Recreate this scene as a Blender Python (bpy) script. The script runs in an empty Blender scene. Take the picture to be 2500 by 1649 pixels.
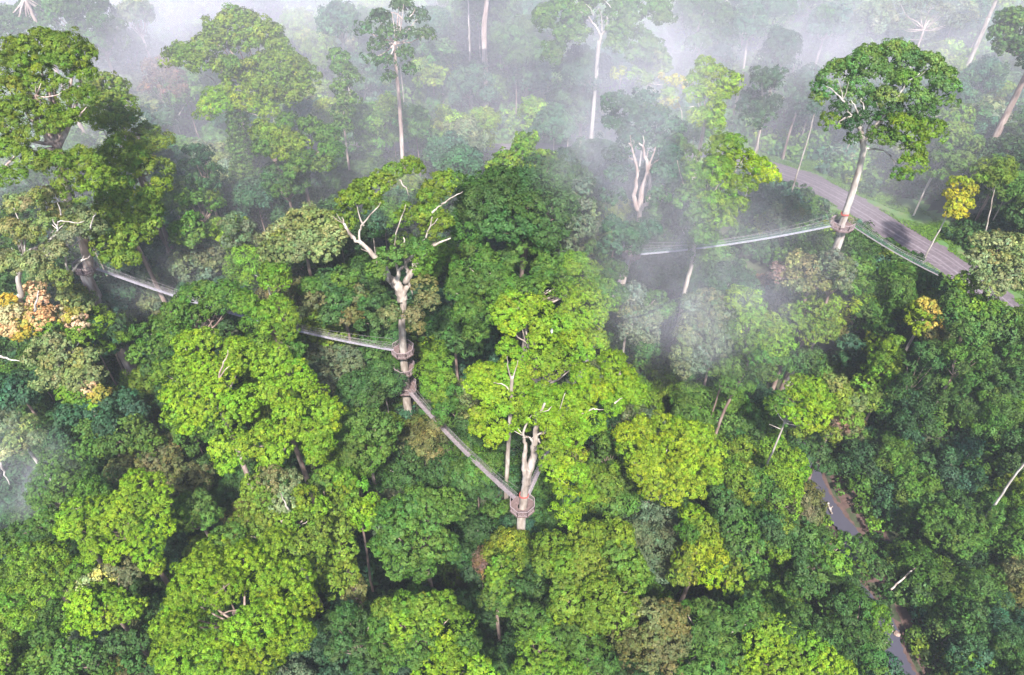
import bpy, math, random
import numpy as np
from mathutils import Vector, noise as mnoise
SEED = 7
random.seed(SEED)
R_ = math.radians
C = bpy.context.scene.collection
sc = bpy.context.scene

# ------------------------------------------------------------------ camera
F, PITCH, CAMZ = 1700.0, R_(42), 127.0
FWD = np.array([0, math.cos(PITCH), -math.sin(PITCH)])
UPC = np.array([0, math.sin(PITCH), math.cos(PITCH)])
CAM = np.array([0, 0, CAMZ])
def ray(px, py):
    return np.array([1.0, 0, 0]) * (px - 1250) / F - UPC * (py - 824.5) / F + FWD
def at_z(px, py, z):
    d = ray(px, py); return CAM + d * ((z - CAMZ) / d[2])
def at_Y(px, py, Y):
    d = ray(px, py); return CAM + d * (Y / d[1])
def depth(p): return float(np.dot(np.asarray(p) - CAM, FWD))
def proj(p):
    v = np.asarray(p) - CAM; d = np.dot(v, FWD)
    return 1250 + F * v[0] / d, 824.5 - F * np.dot(v, UPC) / d
def sstep(a, b, x):
    t = np.clip((x - a) / (b - a), 0, 1); return t * t * (3 - 2 * t)

# ------------------------------------------------------------------ terrain
ROADZ = 28.0
ROAD_PX = [(2640, 900), (2500, 795), (2330, 655), (2200, 575), (2080, 500), (1990, 452), (1900, 418), (1800, 395), (1640, 382), (1480, 374), (1350, 370), (1180, 368), (1080, 366), (900, 366), (700, 372)]
ROAD = np.array([at_z(x, y, ROADZ)[:2] for x, y in ROAD_PX])
CREEK_PX = [(1900, 960), (1950, 1080), (1978, 1140), (2002, 1200), (2042, 1262), (2085, 1320), (2060, 1390), (2105, 1455), (2160, 1520), (2175, 1570), (2195, 1620), (2240, 1690), (2300, 1760)]
CREEK = np.array([at_z(x, y, -0.8)[:2] for x, y in CREEK_PX])
def smooth_line(P, k=8):
    P = [np.array(p, float) for p in P]
    out = []
    for i in range(len(P) - 1):
        p0 = P[max(i - 1, 0)]; p1 = P[i]; p2 = P[i + 1]; p3 = P[min(i + 2, len(P) - 1)]
        for j in range(k):
            t = j / k
            out.append(.5 * ((2 * p1) + (-p0 + p2) * t + (2 * p0 - 5 * p1 + 4 * p2 - p3) * t * t + (-p0 + 3 * p1 - 3 * p2 + p3) * t ** 3))
    out.append(P[-1]); return np.array(out)
ROAD = smooth_line(ROAD, 6); CREEK = smooth_line(CREEK, 6)
def dline(L, x, y):
    """distance and signed side to a polyline, vectorised"""
    x = np.asarray(x, float); y = np.asarray(y, float)
    best = np.full(x.shape, 1e9); side = np.zeros(x.shape)
    for a, b in zip(L[:-1], L[1:]):
        ab = b - a; L2 = ab @ ab
        t = np.clip(((x - a[0]) * ab[0] + (y - a[1]) * ab[1]) / L2, 0, 1)
        dx = x - a[0] - t * ab[0]; dy = y - a[1] - t * ab[1]
        d = np.hypot(dx, dy); s = np.sign(ab[0] * dy - ab[1] * dx)
        m = d < best; best = np.where(m, d, best); side = np.where(m, s, side)
    return best, side
def hbase(x, y):
    ye = y + 0.28 * np.clip(x - 55, 0, 90)
    h = 28 * sstep(70, 150, ye) + 0.62 * np.clip(y - 202, 0, 110) + 5 * sstep(60, 110, x) * sstep(100, 50, y)
    h = h + 2.0 * np.sin(x * .07 + 1) * np.sin(y * .06) + 1.2 * np.sin(x * .17 + y * .11)
    return h
def terr(x, y):
    x = np.asarray(x, float); y = np.asarray(y, float)
    h = hbase(x, y)
    dr, sd = dline(ROAD, x, y)
    # right-hand side of travel (far side) keeps a wide level verge
    w = 1 - sstep(7, 22, dr)
    h = h * (1 - w) + ROADZ * w
    dc, _ = dline(CREEK, x, y)
    h = h * sstep(5, 22, dc) + (-1.8 + 2.0 * sstep(2.6, 7, dc)) * (1 - sstep(5, 22, dc))
    return h
def terr1(x, y): return float(terr(np.array([x]), np.array([y]))[0])
def at_h(px, py, h):
    d = ray(px, py)
    t = np.linspace(60, 420, 721)
    P = CAM[None, :] + d[None, :] * t[:, None]
    g = P[:, 2] - terr(P[:, 0], P[:, 1]) - h
    i = np.argmax(g <= 0)
    if g[i] > 0: i = len(t) - 1
    return P[i]

# ------------------------------------------------------------------ materials
def newmat(name):
    m = bpy.data.materials.new(name); m.use_nodes = True
    nt = m.node_tree; nt.nodes.clear(); return m, nt
def nd(nt, typ, **kw):
    n = nt.nodes.new(typ)
    for k, v in kw.items():
        if k.startswith('i_'): n.inputs[k[2:].replace('_', ' ')].default_value = v
        else: setattr(n, k, v)
    return n
def ramp(nt, stops):
    r = nt.nodes.new('ShaderNodeValToRGB')
    e = r.color_ramp.elements
    while len(e) < len(stops): e.new(.5)
    for el, (p, c) in zip(e, stops): el.position = p; el.color = (*c, 1)
    return r
def leaf_material():
    m, nt = newmat('foliage'); L = nt.links.new
    a = nd(nt, 'ShaderNodeAttribute', attribute_name='leafcol')
    di = nd(nt, 'ShaderNodeBsdfPrincipled'); di.inputs['Roughness'].default_value = .62
    di.inputs['Specular IOR Level'].default_value = .25
    tr = nd(nt, 'ShaderNodeBsdfTranslucent')
    mul = nd(nt, 'ShaderNodeMixRGB', blend_type='MULTIPLY'); mul.inputs[0].default_value = 1
    mul.inputs[2].default_value = (1.15, 1.1, .45, 1)
    L(a.outputs['Color'], di.inputs['Base Color']); L(a.outputs['Color'], mul.inputs[1]); L(mul.outputs[0], tr.inputs[0])
    mx = nd(nt, 'ShaderNodeMixShader'); mx.inputs[0].default_value = .3
    L(di.outputs[0], mx.inputs[1]); L(tr.outputs[0], mx.inputs[2])
    o = nd(nt, 'ShaderNodeOutputMaterial'); L(mx.outputs[0], o.inputs[0]); return m
def bark_material(name, c1, c2, c3, sc_=1.2):
    m, nt = newmat(name); L = nt.links.new
    tc = nd(nt, 'ShaderNodeTexCoord'); mp = nd(nt, 'ShaderNodeMapping'); mp.inputs['Scale'].default_value = (1, 1, .22)
    L(tc.outputs['Object'], mp.inputs[0])
    n1 = nd(nt, 'ShaderNodeTexNoise'); n1.inputs['Scale'].default_value = sc_; n1.inputs['Detail'].default_value = 6
    L(mp.outputs[0], n1.inputs[0])
    r = ramp(nt, [(.3, c1), (.5, c2), (.68, c3)]); L(n1.outputs[0], r.inputs[0])
    n2 = nd(nt, 'ShaderNodeTexNoise'); n2.inputs['Scale'].default_value = 9; n2.inputs['Detail'].default_value = 4; L(mp.outputs[0], n2.inputs[0])
    b = nd(nt, 'ShaderNodeBump'); b.inputs['Strength'].default_value = .5; b.inputs['Distance'].default_value = .12; L(n2.outputs[0], b.inputs['Height'])
    p = nd(nt, 'ShaderNodeBsdfPrincipled'); p.inputs['Roughness'].default_value = .85
    L(r.outputs[0], p.inputs['Base Color']); L(b.outputs[0], p.inputs['Normal'])
    o = nd(nt, 'ShaderNodeOutputMaterial'); L(p.outputs[0], o.inputs[0]); return m
def noise_material(name, stops, scale, rough=.9, bump=.3, detail=8, coord='Object'):
    m, nt = newmat(name); L = nt.links.new
    tc = nd(nt, 'ShaderNodeTexCoord')
    n1 = nd(nt, 'ShaderNodeTexNoise'); n1.inputs['Scale'].default_value = scale; n1.inputs['Detail'].default_value = detail
    n1.inputs['Roughness'].default_value = .65
    L(tc.outputs[coord], n1.inputs[0])
    r = ramp(nt, stops); L(n1.outputs[0], r.inputs[0])
    b = nd(nt, 'ShaderNodeBump'); b.inputs['Strength'].default_value = bump; b.inputs['Distance'].default_value = .1; L(n1.outputs[0], b.inputs['Height'])
    p = nd(nt, 'ShaderNodeBsdfPrincipled'); p.inputs['Roughness'].default_value = rough
    L(r.outputs[0], p.inputs['Base Color']); L(b.outputs[0], p.inputs['Normal'])
    o = nd(nt, 'ShaderNodeOutputMaterial'); L(p.outputs[0], o.inputs[0]); return m
M_LEAF = leaf_material()
BARK = {
 'pale': bark_material('pale_bark', (.15, .11, .09), (.35, .285, .245), (.55, .49, .44)),
 'white': bark_material('white_bark', (.17, .13, .11), (.38, .33, .30), (.58, .53, .49)),
 'brown': bark_material('brown_bark', (.12, .075, .06), (.22, .15, .125), (.38, .29, .25)),
 'pink': bark_material('pink_bark', (.20, .13, .11), (.38, .28, .25), (.60, .51, .46)),
}
M_TIMBER = noise_material('weathered_timber', [(.3, (.09, .055, .05)), (.55, (.16, .105, .10)), (.75, (.24, .17, .165))], 2.5)
M_RAIL = noise_material('rail_timber', [(.3, (.19, .14, .14)), (.6, (.31, .24, .25))], 3)
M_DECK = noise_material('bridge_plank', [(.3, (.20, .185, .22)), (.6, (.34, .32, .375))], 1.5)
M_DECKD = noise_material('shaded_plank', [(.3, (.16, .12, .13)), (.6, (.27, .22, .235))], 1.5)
M_NET = noise_material('green_net', [(.3, (.08, .17, .14)), (.7, (.16, .27, .23))], 3)
M_ROPE = noise_material('grey_rope', [(.3, (.20, .17, .18)), (.7, (.36, .32, .34))], 5)
M_STRAP = noise_material('red_strap', [(.3, (.28, .05, .04)), (.7, (.42, .10, .08))], 5)
M_GROUND = noise_material('forest_floor', [(.25, (.020, .018, .012)), (.5, (.035, .040, .018)), (.75, (.05, .07, .025))], .25)
M_GRASS = noise_material('verge_grass', [(.3, (.16, .11, .075)), (.42, (.085, .13, .035)), (.6, (.055, .13, .03)), (.75, (.10, .16, .05))], .33)
M_MUD = noise_material('bank_mud', [(.3, (.05, .026, .022)), (.6, (.095, .055, .047))], .8)

# ------------------------------------------------------------------ object helpers
def tag(o, label=None, cat=None, group=None, kind=None):
    if label: o['label'] = label
    if cat: o['category'] = cat
    if group: o['group'] = group
    if kind: o['kind'] = kind
    return o
def empty(name, loc, label=None, cat=None, group=None):
    o = bpy.data.objects.new(name, None); C.objects.link(o); o.location = [float(v) for v in loc]
    o.empty_display_size = 1; return tag(o, label, cat, group)
def mesh_obj(name, V, Fc, mat, parent=None, smooth=False, col=None):
    me = bpy.data.meshes.new(name)
    V = np.asarray(V, np.float32)
    org = np.array(parent.location, np.float32) if parent is not None else None
    if parent is not None and parent.parent is not None: org = org + np.array(parent.parent.location, np.float32)
    if org is not None: V = V - org
    if isinstance(Fc, np.ndarray):
        n, k = Fc.shape
        me.vertices.add(len(V)); me.vertices.foreach_set('co', V.ravel())
        me.loops.add(n * k); me.loops.foreach_set('vertex_index', Fc.astype(np.int32).ravel())
        me.polygons.add(n); me.polygons.foreach_set('loop_start', np.arange(0, n * k, k, dtype=np.int32))
        me.update(calc_edges=True)
    else:
        me.from_pydata(V.tolist(), [], [list(f) for f in Fc])
    if smooth: me.polygons.foreach_set('use_smooth', np.ones(len(me.polygons), bool))
    if col is not None:
        a = me.attributes.new('leafcol', 'FLOAT_COLOR', 'FACE')
        a.data.foreach_set('color', np.concatenate([col, np.ones((len(col), 1))], 1).astype(np.float32).ravel())
    me.materials.append(mat)
    o = bpy.data.objects.new(name, me); C.objects.link(o)
    if parent is not None: o.parent = parent
    return o
class MB:
    def __init__(s): s.v = []; s.f = []
    def tube(s, pts, rad, n=8, cap=True):
        pts = [np.array(p, float) for p in pts]; b = len(s.v)
        if not hasattr(rad, '__len__'): rad = [rad] * len(pts)
        for i, p in enumerate(pts):
            t = pts[min(i + 1, len(pts) - 1)] - pts[max(i - 1, 0)]
            t = t / (np.linalg.norm(t) + 1e-9)
            a = np.cross(t, [0.31, .95, .05]); a /= np.linalg.norm(a) + 1e-9; c = np.cross(t, a)
            for k in range(n):
                w = 2 * math.pi * k / n
                s.v.append(p + (a * math.cos(w) + c * math.sin(w)) * rad[i])
        for i in range(len(pts) - 1):
            for k in range(n):
                s.f.append((b + i * n + k, b + i * n + (k + 1) % n, b + (i + 1) * n + (k + 1) % n, b + (i + 1) * n + k))
        if cap:
            s.f.append(tuple(b + k for k in reversed(range(n)))); s.f.append(tuple(b + (len(pts) - 1) * n + k for k in range(n)))
    def bar(s, a, b, w=.06, h=.06):
        a = np.array(a, float); b = np.array(b, float); t = b - a; t /= np.linalg.norm(t) + 1e-9
        u = np.array([0, 0, 1.0]) if abs(t[2]) < .9 else np.array([1.0, 0, 0])
        x = np.cross(t, u); x /= np.linalg.norm(x); y = np.cross(x, t); i = len(s.v)
        for p in (a, b):
            for sx, sy in ((-1, -1), (1, -1), (1, 1), (-1, 1)): s.v.append(p + x * sx * w / 2 + y * sy * h / 2)
        s.f += [(i, i + 3, i + 2, i + 1), (i + 4, i + 5, i + 6, i + 7)] + [(i + k, i + (k + 1) % 4, i + 4 + (k + 1) % 4, i + 4 + k) for k in range(4)]
    def build(s, name, mat, parent=None, smooth=False):
        return mesh_obj(name, s.v, s.f, mat, parent, smooth)
def wobble(pts, amp, rs, k=4):
    P = smooth_line(pts, k); n = len(P)
    for i in range(1, n - 1):
        P[i] = P[i] + rs.normal(0, amp, 3)
    return P

# ------------------------------------------------------------------ foliage
PAL = {  # linear albedo
 'lime': (.165, .272, .012), 'lime2': (.118, .215, .015), 'green': (.072, .148, .020), 'green2': (.048, .108, .022), 'dark': (.030, .074, .020),
 'teal': (.038, .096, .040), 'olive': (.122, .190, .016), 'paleolive': (.190, .220, .075), 'gold': (.18, .26, .010),
 'yellow': (.33, .31, .020), 'orange': (.36, .30, .05), 'pinkleaf': (.52, .37, .20), 'brownolive': (.13, .135, .045), 'red': (.16, .06, .045),
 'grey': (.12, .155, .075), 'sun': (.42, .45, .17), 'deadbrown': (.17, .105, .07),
}
def unit(v): return v / (np.linalg.norm(v, axis=-1, keepdims=True) + 1e-9)
def foliage(clumps, rs, leaf, tuft, dens=1.0, hang=0.0, var=.22, minz=-.35, tuftbump=.10, ragged=.9, slim=1.0):
    """clumps: list of (centre, r, rz, colour). Returns V, F, col for leaf quads grouped into tufts on every clump."""
    cen = np.array([c[0] for c in clumps]); rad = np.array([[c[1], c[1], c[2]] for c in clumps])
    TC, TN, TCOL = [], [], []
    gk = rs.normal(0, 1, (3, 3)); gk = gk / np.linalg.norm(gk, axis=1)[:, None] * (2.1 / tuft) * .42 * np.array([[1], [.7], [1.4]]); gp = rs.uniform(0, 6.28, 3)
    for i, (c, r, rz, colr) in enumerate(clumps):
        area = 4 * math.pi * ((r * r + 2 * r * rz) / 3) * .70
        n = max(8, int(area / (tuft * tuft * 1.75)))
        k = np.arange(n) + .5
        z = 1 - (1 - minz) * k / n
        ph = k * 2.39996 + rs.uniform(0, 6.28)
        d = np.stack([np.sqrt(1 - z * z) * np.cos(ph), np.sqrt(1 - z * z) * np.sin(ph), z], 1) + rs.normal(0, .12, (n, 3))
        d = unit(d)
        # bumpy outline
        bump = 1 + tuftbump * np.sin(d @ rs.normal(0, 5, 3) + rs.uniform(0, 6)) + rs.normal(0, .10, n) - (rs.uniform(0, 1, n) < .12) * .22
        p = np.array(c) + d * np.array([r, r, rz]) * bump[:, None]
        q = (p[:, None, :] - cen[None]) / rad[None]
        ins = (np.linalg.norm(q, axis=2) < .78); ins[:, i] = False
        keep = ~ins.any(1)
        if ragged > 0:
            g = np.sin(p @ gk[0] + gp[0]) + np.sin(p @ gk[1] + gp[1]) + np.sin(p @ gk[2] + gp[2])
            keep &= (g < 3 - 2.1 * ragged) | (rs.uniform(0, 1, n) < .25)
            if not keep.any(): keep[0] = True
        nn = unit(d / np.array([r, r, rz]))
        base = np.array(colr) * (1 + rs.normal(0, .10)) * np.array([1 + rs.normal(0, .09), 1, 1 + rs.normal(0, .2)])
        tc = base[None] * (1 + rs.normal(0, var * .6, (n, 1)))
        tc[:, 0] *= 1 + rs.normal(0, .08, n)
        TC.append(p[keep]); TN.append(nn[keep]); TCOL.append(tc[keep])
    TC = np.concatenate(TC); TN = np.concatenate(TN); TCOL = np.concatenate(TCOL)
    tr = tuft * rs.uniform(.7, 1.25, len(TC))
    m = max(6, int(dens * 2 * math.pi * tuft * tuft * .9 / (leaf * leaf * .55)))
    T = np.repeat(np.arange(len(TC)), m); N = len(T)
    d = unit(rs.normal(0, 1, (N, 3)) + TN[T] * 1.15)
    P = TC[T] + d * (tr[T] * rs.uniform(.55, 1.08, N))[:, None] * np.array([1, 1, .85])
    if hang > 0:
        hm = rs.uniform(0, 1, N) < .35
        P[hm, 2] -= rs.uniform(0, hang, hm.sum())
    nrm = unit(d * .9 + TN[T] * .35 + rs.normal(0, .42, (N, 3)) + np.array([0, 0, .25]))
    col = TCOL[T] * (1 + rs.normal(0, var * .75, (N, 1)))
    col[:, 0] *= 1 + rs.normal(0, .10, N)
    sz = leaf * rs.uniform(.6, 1.35, N)
    # inner foliage
    IP, IS, IC = [], [], []
    for c, r, rz, colr in clumps:
        n2 = max(6, int(.55 * (r / (leaf * 2.2)) ** 2 * 4))
        dd = unit(rs.normal(0, 1, (n2, 3))) * rs.uniform(.35, .88, (n2, 1)) * np.array([r, r, rz])
        dd[:, 2] = np.where(dd[:, 2] < minz * rz, -dd[:, 2], dd[:, 2])
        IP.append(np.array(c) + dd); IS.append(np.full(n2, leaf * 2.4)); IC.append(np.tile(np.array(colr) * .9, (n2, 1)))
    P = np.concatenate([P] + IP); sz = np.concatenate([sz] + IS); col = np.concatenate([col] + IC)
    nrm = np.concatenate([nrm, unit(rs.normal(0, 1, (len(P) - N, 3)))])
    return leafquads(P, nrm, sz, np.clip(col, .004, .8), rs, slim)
def leafquads(P, nrm, sz, col, rs, slim=1.0):
    N = len(P)
    a = unit(np.cross(nrm, rs.normal(0, 1, (N, 3)))); b = np.cross(nrm, a)
    L = sz[:, None] * .62 / slim ** .5; W = sz[:, None] * rs.uniform(.28, .5, (N, 1)) * slim ** .8
    fold = nrm * sz[:, None] * .16
    V = np.stack([P - a * L, P - b * W + fold, P + a * L - fold * .6, P + b * W + fold], 1).reshape(-1, 3)
    Fc = np.arange(N * 4).reshape(N, 4)
    return V, Fc, col

LANDMARKS = []   # (px, py, phrase)
TREES = []       # (x, y, R, zc)
LABELS = {}
def leaf_for(dp, k=1.0): return .32 * k * max(.75, dp / 115)
def add_tree(name, label, cat, clumps3, base, trunk_pts, limbs, col, bark, tw, leaf, tuft, rs, hang=0, dens=1.0, group=None, vines=None, var=.2, minz=-.35, twigs=True, crown_label=None, root_obj=None, slim=1.0):
    root = empty(name, base, label, cat, group) if root_obj is None else root_obj
    m = MB()
    tp = smooth_line(trunk_pts, 5)
    n = len(tp); rr = [tw * .5 * (1.35 - .35 * min(1, i / (n * .15))) * (1 - .45 * i / n) for i in range(n)]
    for i in range(1, n): tp[i, :2] += rs.normal(0, .03, 2)
    m.tube(tp, rr, 10)
    for lp, r0 in limbs:
        P = wobble(lp, min(r0 * .3, .10), rs); k = len(P)
        m.tube(P, [r0 * (1 - .86 * i / k) for i in range(k)], 7)
        if twigs and r0 > .27:
            for j in range(2):
                i0 = rs.randint(k // 2, k); L = min(r0 * rs.uniform(6, 12), 2.6); r9 = min(r0 * .4, .11)
                d = unit(P[min(i0, k - 1)] - P[max(i0 - 2, 0)] + rs.normal(0, .5, 3) * np.linalg.norm(P[min(i0, k - 1)] - P[max(i0 - 2, 0)]))
                d[2] = abs(d[2]) * .6 + .2
                m.tube([P[i0 - 1], P[i0 - 1] + d * L * .5 + rs.normal(0, .2, 3), P[i0 - 1] + d * L], [r9, r9 * .7, r9 * .3], 5)
    m.build('trunk', BARK[bark], root, True)
    if clumps3:
        V, Fc, cc = foliage(clumps3, rs, leaf, tuft, dens=dens, hang=hang, var=var, minz=minz, slim=slim)
        o = mesh_obj('crown', V, Fc, M_LEAF, root, col=cc)
        if crown_label: o['label'] = crown_label
    if vines:
        VP = []
        for p, r in vines: VP.append((p, r, r * 1.5, PAL['green']))
        V, Fc, cc = foliage(VP, rs, leaf, tuft * .8, dens=.8, hang=1.5, minz=-.95)
        mesh_obj('climbing_vine', V, Fc, M_LEAF, root, col=cc)
    return root

def col_of(c):
    return np.array(PAL[c]) if isinstance(c, str) else np.array(c)
def tree(label, clumps=None, E=None, h=30, Y=None, col='green', bark='brown', name='rainforest_tree', cat='tree', trunk=None, limbs=(), tw=None, lobes=None,
         tuft=None, leafk=1.0, squash=.72, hang=0, ref=None, dens=1.0, vines=None, seed=None, tilt=.7, autolimbs=True, var=.2, crown_back=0, group=None, base_px=None, minz=-.35, crown_label=None, shape='dome', limbw=.3):
    sd = seed if seed is not None else (len(TREES) * 131 + 17)
    rs = np.random.RandomState(sd)
    if E: cx, cy, rx, ry = E
    else:
        w = np.array([c[2] ** 2 for c in clumps], float)
        cx = sum(c[0] * ww for c, ww in zip(clumps, w)) / w.sum(); cy = sum(c[1] * ww for c, ww in zip(clumps, w)) / w.sum()
    if Y is not None: P0 = at_Y(cx, cy, Y)
    else: P0 = at_h(cx, cy, h)
    if Y is None and not trunk:
        while h > 8:      # a tree cannot stand on the road: step it back up the view line until its foot is clear
            dd, _ = dline(ROAD, [P0[0]], [P0[1]])
            if dd[0] > 6.5: break
            h -= 1.0; P0 = at_h(cx, cy, h)
    if crown_back: P0 = at_Y(cx, cy, Y + crown_back)
    d0 = depth(P0); dr = ray(cx, cy); dr = dr / np.linalg.norm(dr); dep = math.asin(-dr[2])
    if tuft is None: tuft = rs.choice([.62, .75, .9, 1.05]); leafk *= rs.uniform(.85, 1.3)
    slim = rs.choice([1.0, 1.0, .7, .5]); leaf = leaf_for(d0, leafk); tf = (tuft or .95) * max(.8, d0 / 125)
    tf *= .86; cl = []
    if E:
        R = rx / F * d0; Rv = ry / F * d0
        H2 = (Rv ** 2 - (R * math.sin(dep)) ** 2) / math.cos(dep) ** 2
        H = math.sqrt(max(H2, (.42 * R) ** 2)); H = min(H, 2.6 * R)
        n = lobes or int(12 + R * 1.3)
        k = np.arange(n) + .5
        zz = 1 - 1.25 * k / n if H < 1.3 * R else 1 - 1.75 * k / n
        ph = k * 2.39996 + rs.uniform(0, 6.28)
        lr = 1.55 * R / math.sqrt(n)
        for i in range(n):
            if rs.uniform() < .10: continue
            s = math.sqrt(max(0, 1 - zz[i] ** 2)); r_ = lr * rs.uniform(.55, 1.4)
            kk = 1 - .62 * r_ / R
            c = P0 + np.array([s * math.cos(ph[i]) * R * kk, s * math.sin(ph[i]) * R * kk, zz[i] * max(H - r_ * .6, H * .3)]) * 1.0
            c = P0 + (c - P0) * rs.uniform(.80, 1.16) + rs.normal(0, .06 * R, 3)
            cl.append((c, r_, r_ * squash, col_of(col) * (1 + rs.normal(0, .08))))
        RR = R
    else:
        nrm = -dr + np.array([0, 0, tilt]); nrm /= np.linalg.norm(nrm)
        for c in clumps:
            d = ray(c[0], c[1]); t = ((P0 - CAM) @ nrm) / (d @ nrm); p = CAM + d * t
            r = c[2] / F * depth(p) * .93
            cc = col_of(c[3] if len(c) > 3 else col)
            p = p + dr * r * rs.uniform(-.15, .5)
            k = 1 if r < 2.2 else (3 if r < 3.6 else 5)
            if k == 1: cl.append((p, r, r * squash, cc))
            else:
                cl.append((p - np.array([0, 0, .1 * r]), r * .8, r * .8 * squash, cc))
                for j in range(k):
                    a = 6.283 * j / k + rs.uniform(-.4, .4); q = r * .5
                    cl.append((p + np.array([math.cos(a) * q, math.sin(a) * q, rs.uniform(-.25, .25) * r]), r * rs.uniform(.42, .58), r * rs.uniform(.40, .5) * squash / .72, cc * (1 + rs.normal(0, .07))))
        X = np.array([c[0] for c in cl]); RR = max(np.ptp(X[:, 0]), np.ptp(X[:, 1])) / 2 + 2
        H = max(2.5, np.ptp(X[:, 2]) / 2)
    tw = tw or (.35 + .035 * RR + .012 * h)
    # trunk
    if trunk:
        Yt = P0[1] if Y is None else Y
        tp = [at_Y(a, b, Yt) for a, b in trunk]
        low = tp[0]; bz = terr1(low[0], low[1])
        base = np.array([low[0], low[1], bz])
        if bx_far(tp): pass
        pts = ([base - np.array([0, 0, .5])] if low[2] > bz + .5 else []) + tp
        base = np.array([pts[0][0], pts[0][1], bz])
    else:
        bxy = P0[:2] + rs.normal(0, .6, 2)
        base = np.array([bxy[0], bxy[1], terr1(*bxy)])
        top = P0 - np.array([0, 0, .25 * H])
        mid = (base + top) / 2 + np.array([rs.normal(0, .4), rs.normal(0, .4), 0])
        pts = [base - np.array([0, 0, .5]), mid, top]
    top = pts[-1]; prev = pts[-2]
    L = []
    fork = top * .8 + prev * .2 if not trunk else top
    Yt = P0[1] if Y is None else Y
    for lp in limbs:
        w = .3
        lp2 = list(lp)
        if isinstance(lp2[0], (int, float)): w = lp2[0]; lp2 = lp2[1:]
        L.append(([at_Y(a, b, Yt + .2) for a, b in lp2], w * .85))
    if autolimbs:
        idx = list(range(len(cl))); rs.shuffle(idx)
        for i in idx[:min(len(idx), 14)]:
            c = cl[i][0]; f = fork - np.array([0, 0, rs.uniform(0, .2) * H])
            mid = f * .5 + c * .5 + np.array([0, 0, -.10 * np.linalg.norm(c - f)])
            L.append(([f, mid, c + np.array([0, 0, -.15 * cl[i][2]])], tw * rs.uniform(.14, .24)))
    vv = None
    if vines:
        vv = []
        for a, b, r in vines:
            p = at_Y(a, b, Yt - .4); vv.append((p, r / F * depth(p)))
    if crown_label is None and name == 'rainforest_tree': pass
    o = add_tree(name, label, cat, cl, base, pts, L, None, bark, tw, leaf, tf, rs, hang=hang, dens=dens, group=group, vines=vv, var=var, minz=minz, crown_label=crown_label, slim=slim)
    TREES.append((P0[0], P0[1], RR, P0[2]))
    LANDMARKS.append((cx, cy, ref)) if ref else None
    assert label not in LABELS, label
    LABELS[label] = 1
    return o
def bx_far(tp): return False
# ------------------------------------------------------------------ the tall trees that carry the walkway
YT, YL, YR, YW, YM = 102.0, 69.0, 119.0, 111.0, 117.0
tree('tallest centre tree ringed by three stacked platforms, pale forked trunk, sparse crown', Y=YT, col='olive', bark='pale', tw=2.0,
     ref='the tree with three stacked platforms', name='canopy_tree', tuft=.75, leafk=.9, autolimbs=False, seed=11, crown_back=2.6,
     clumps=[(850,480,28),(838,520,26),(870,500,30),(885,460,28),(915,455,30),(935,440,26),(905,490,28),(850,545,18),(960,420,24),(1000,405,24),(1010,410,22),
             (1075,450,32),(1050,480,36),(1090,440,25),(1040,520,38),(1075,540,30),(1000,515,34),(975,530,28),(1110,440,22,'green'),(1050,565,26),
             (985,590,28,'green'),(955,625,30,'green'),(925,660,30,'green'),(1020,600,26,'green'),(1035,625,30,'green'),(1030,655,22,'green'),(985,625,20,'green'),
             (1035,700,30,'brownolive'),(1045,735,26,'brownolive'),(950,770,24,'brownolive'),(1010,770,22,'brownolive'),(1020,800,18,'brownolive')],
     trunk=[(997,1010),(992,960),(988,900),(984,840),(981,790),(985,745),(981,722)], vines=[(962,748,10),(968,760,9),(955,760,8)],
     limbs=[(1.25,(983,735),(975,705),(962,690),(952,680),(935,655),(925,640),(912,625),(888,600),(862,580),(838,545)),(.34,(862,582),(850,565),(840,545),(835,530)),(.28,(880,598),(878,570),(888,545),(920,508),(930,495)),(.22,(888,552),(878,530),(872,505)),
             (.95,(984,735),(975,700),(972,668),(985,650)),(.65,(985,720),(993,700),(1000,690),(997,670),(990,645),(988,610),(985,580)),(.35,(996,690),(1006,668),(1015,650)),(.3,(1000,690),(1007,722)),
             (.75,(990,690),(1010,655),(1030,628),(1045,610),(1065,598),(1100,582)),(.24,(1055,520),(1068,508),(1080,500)),(.2,(1078,500),(1100,485),(1130,468)),(.4,(990,640),(1010,620),(1040,580),(1055,530)),(.3,(972,668),(965,620),(968,570),(990,500)),(.18,(975,440),(990,460),(1000,480))])
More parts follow.
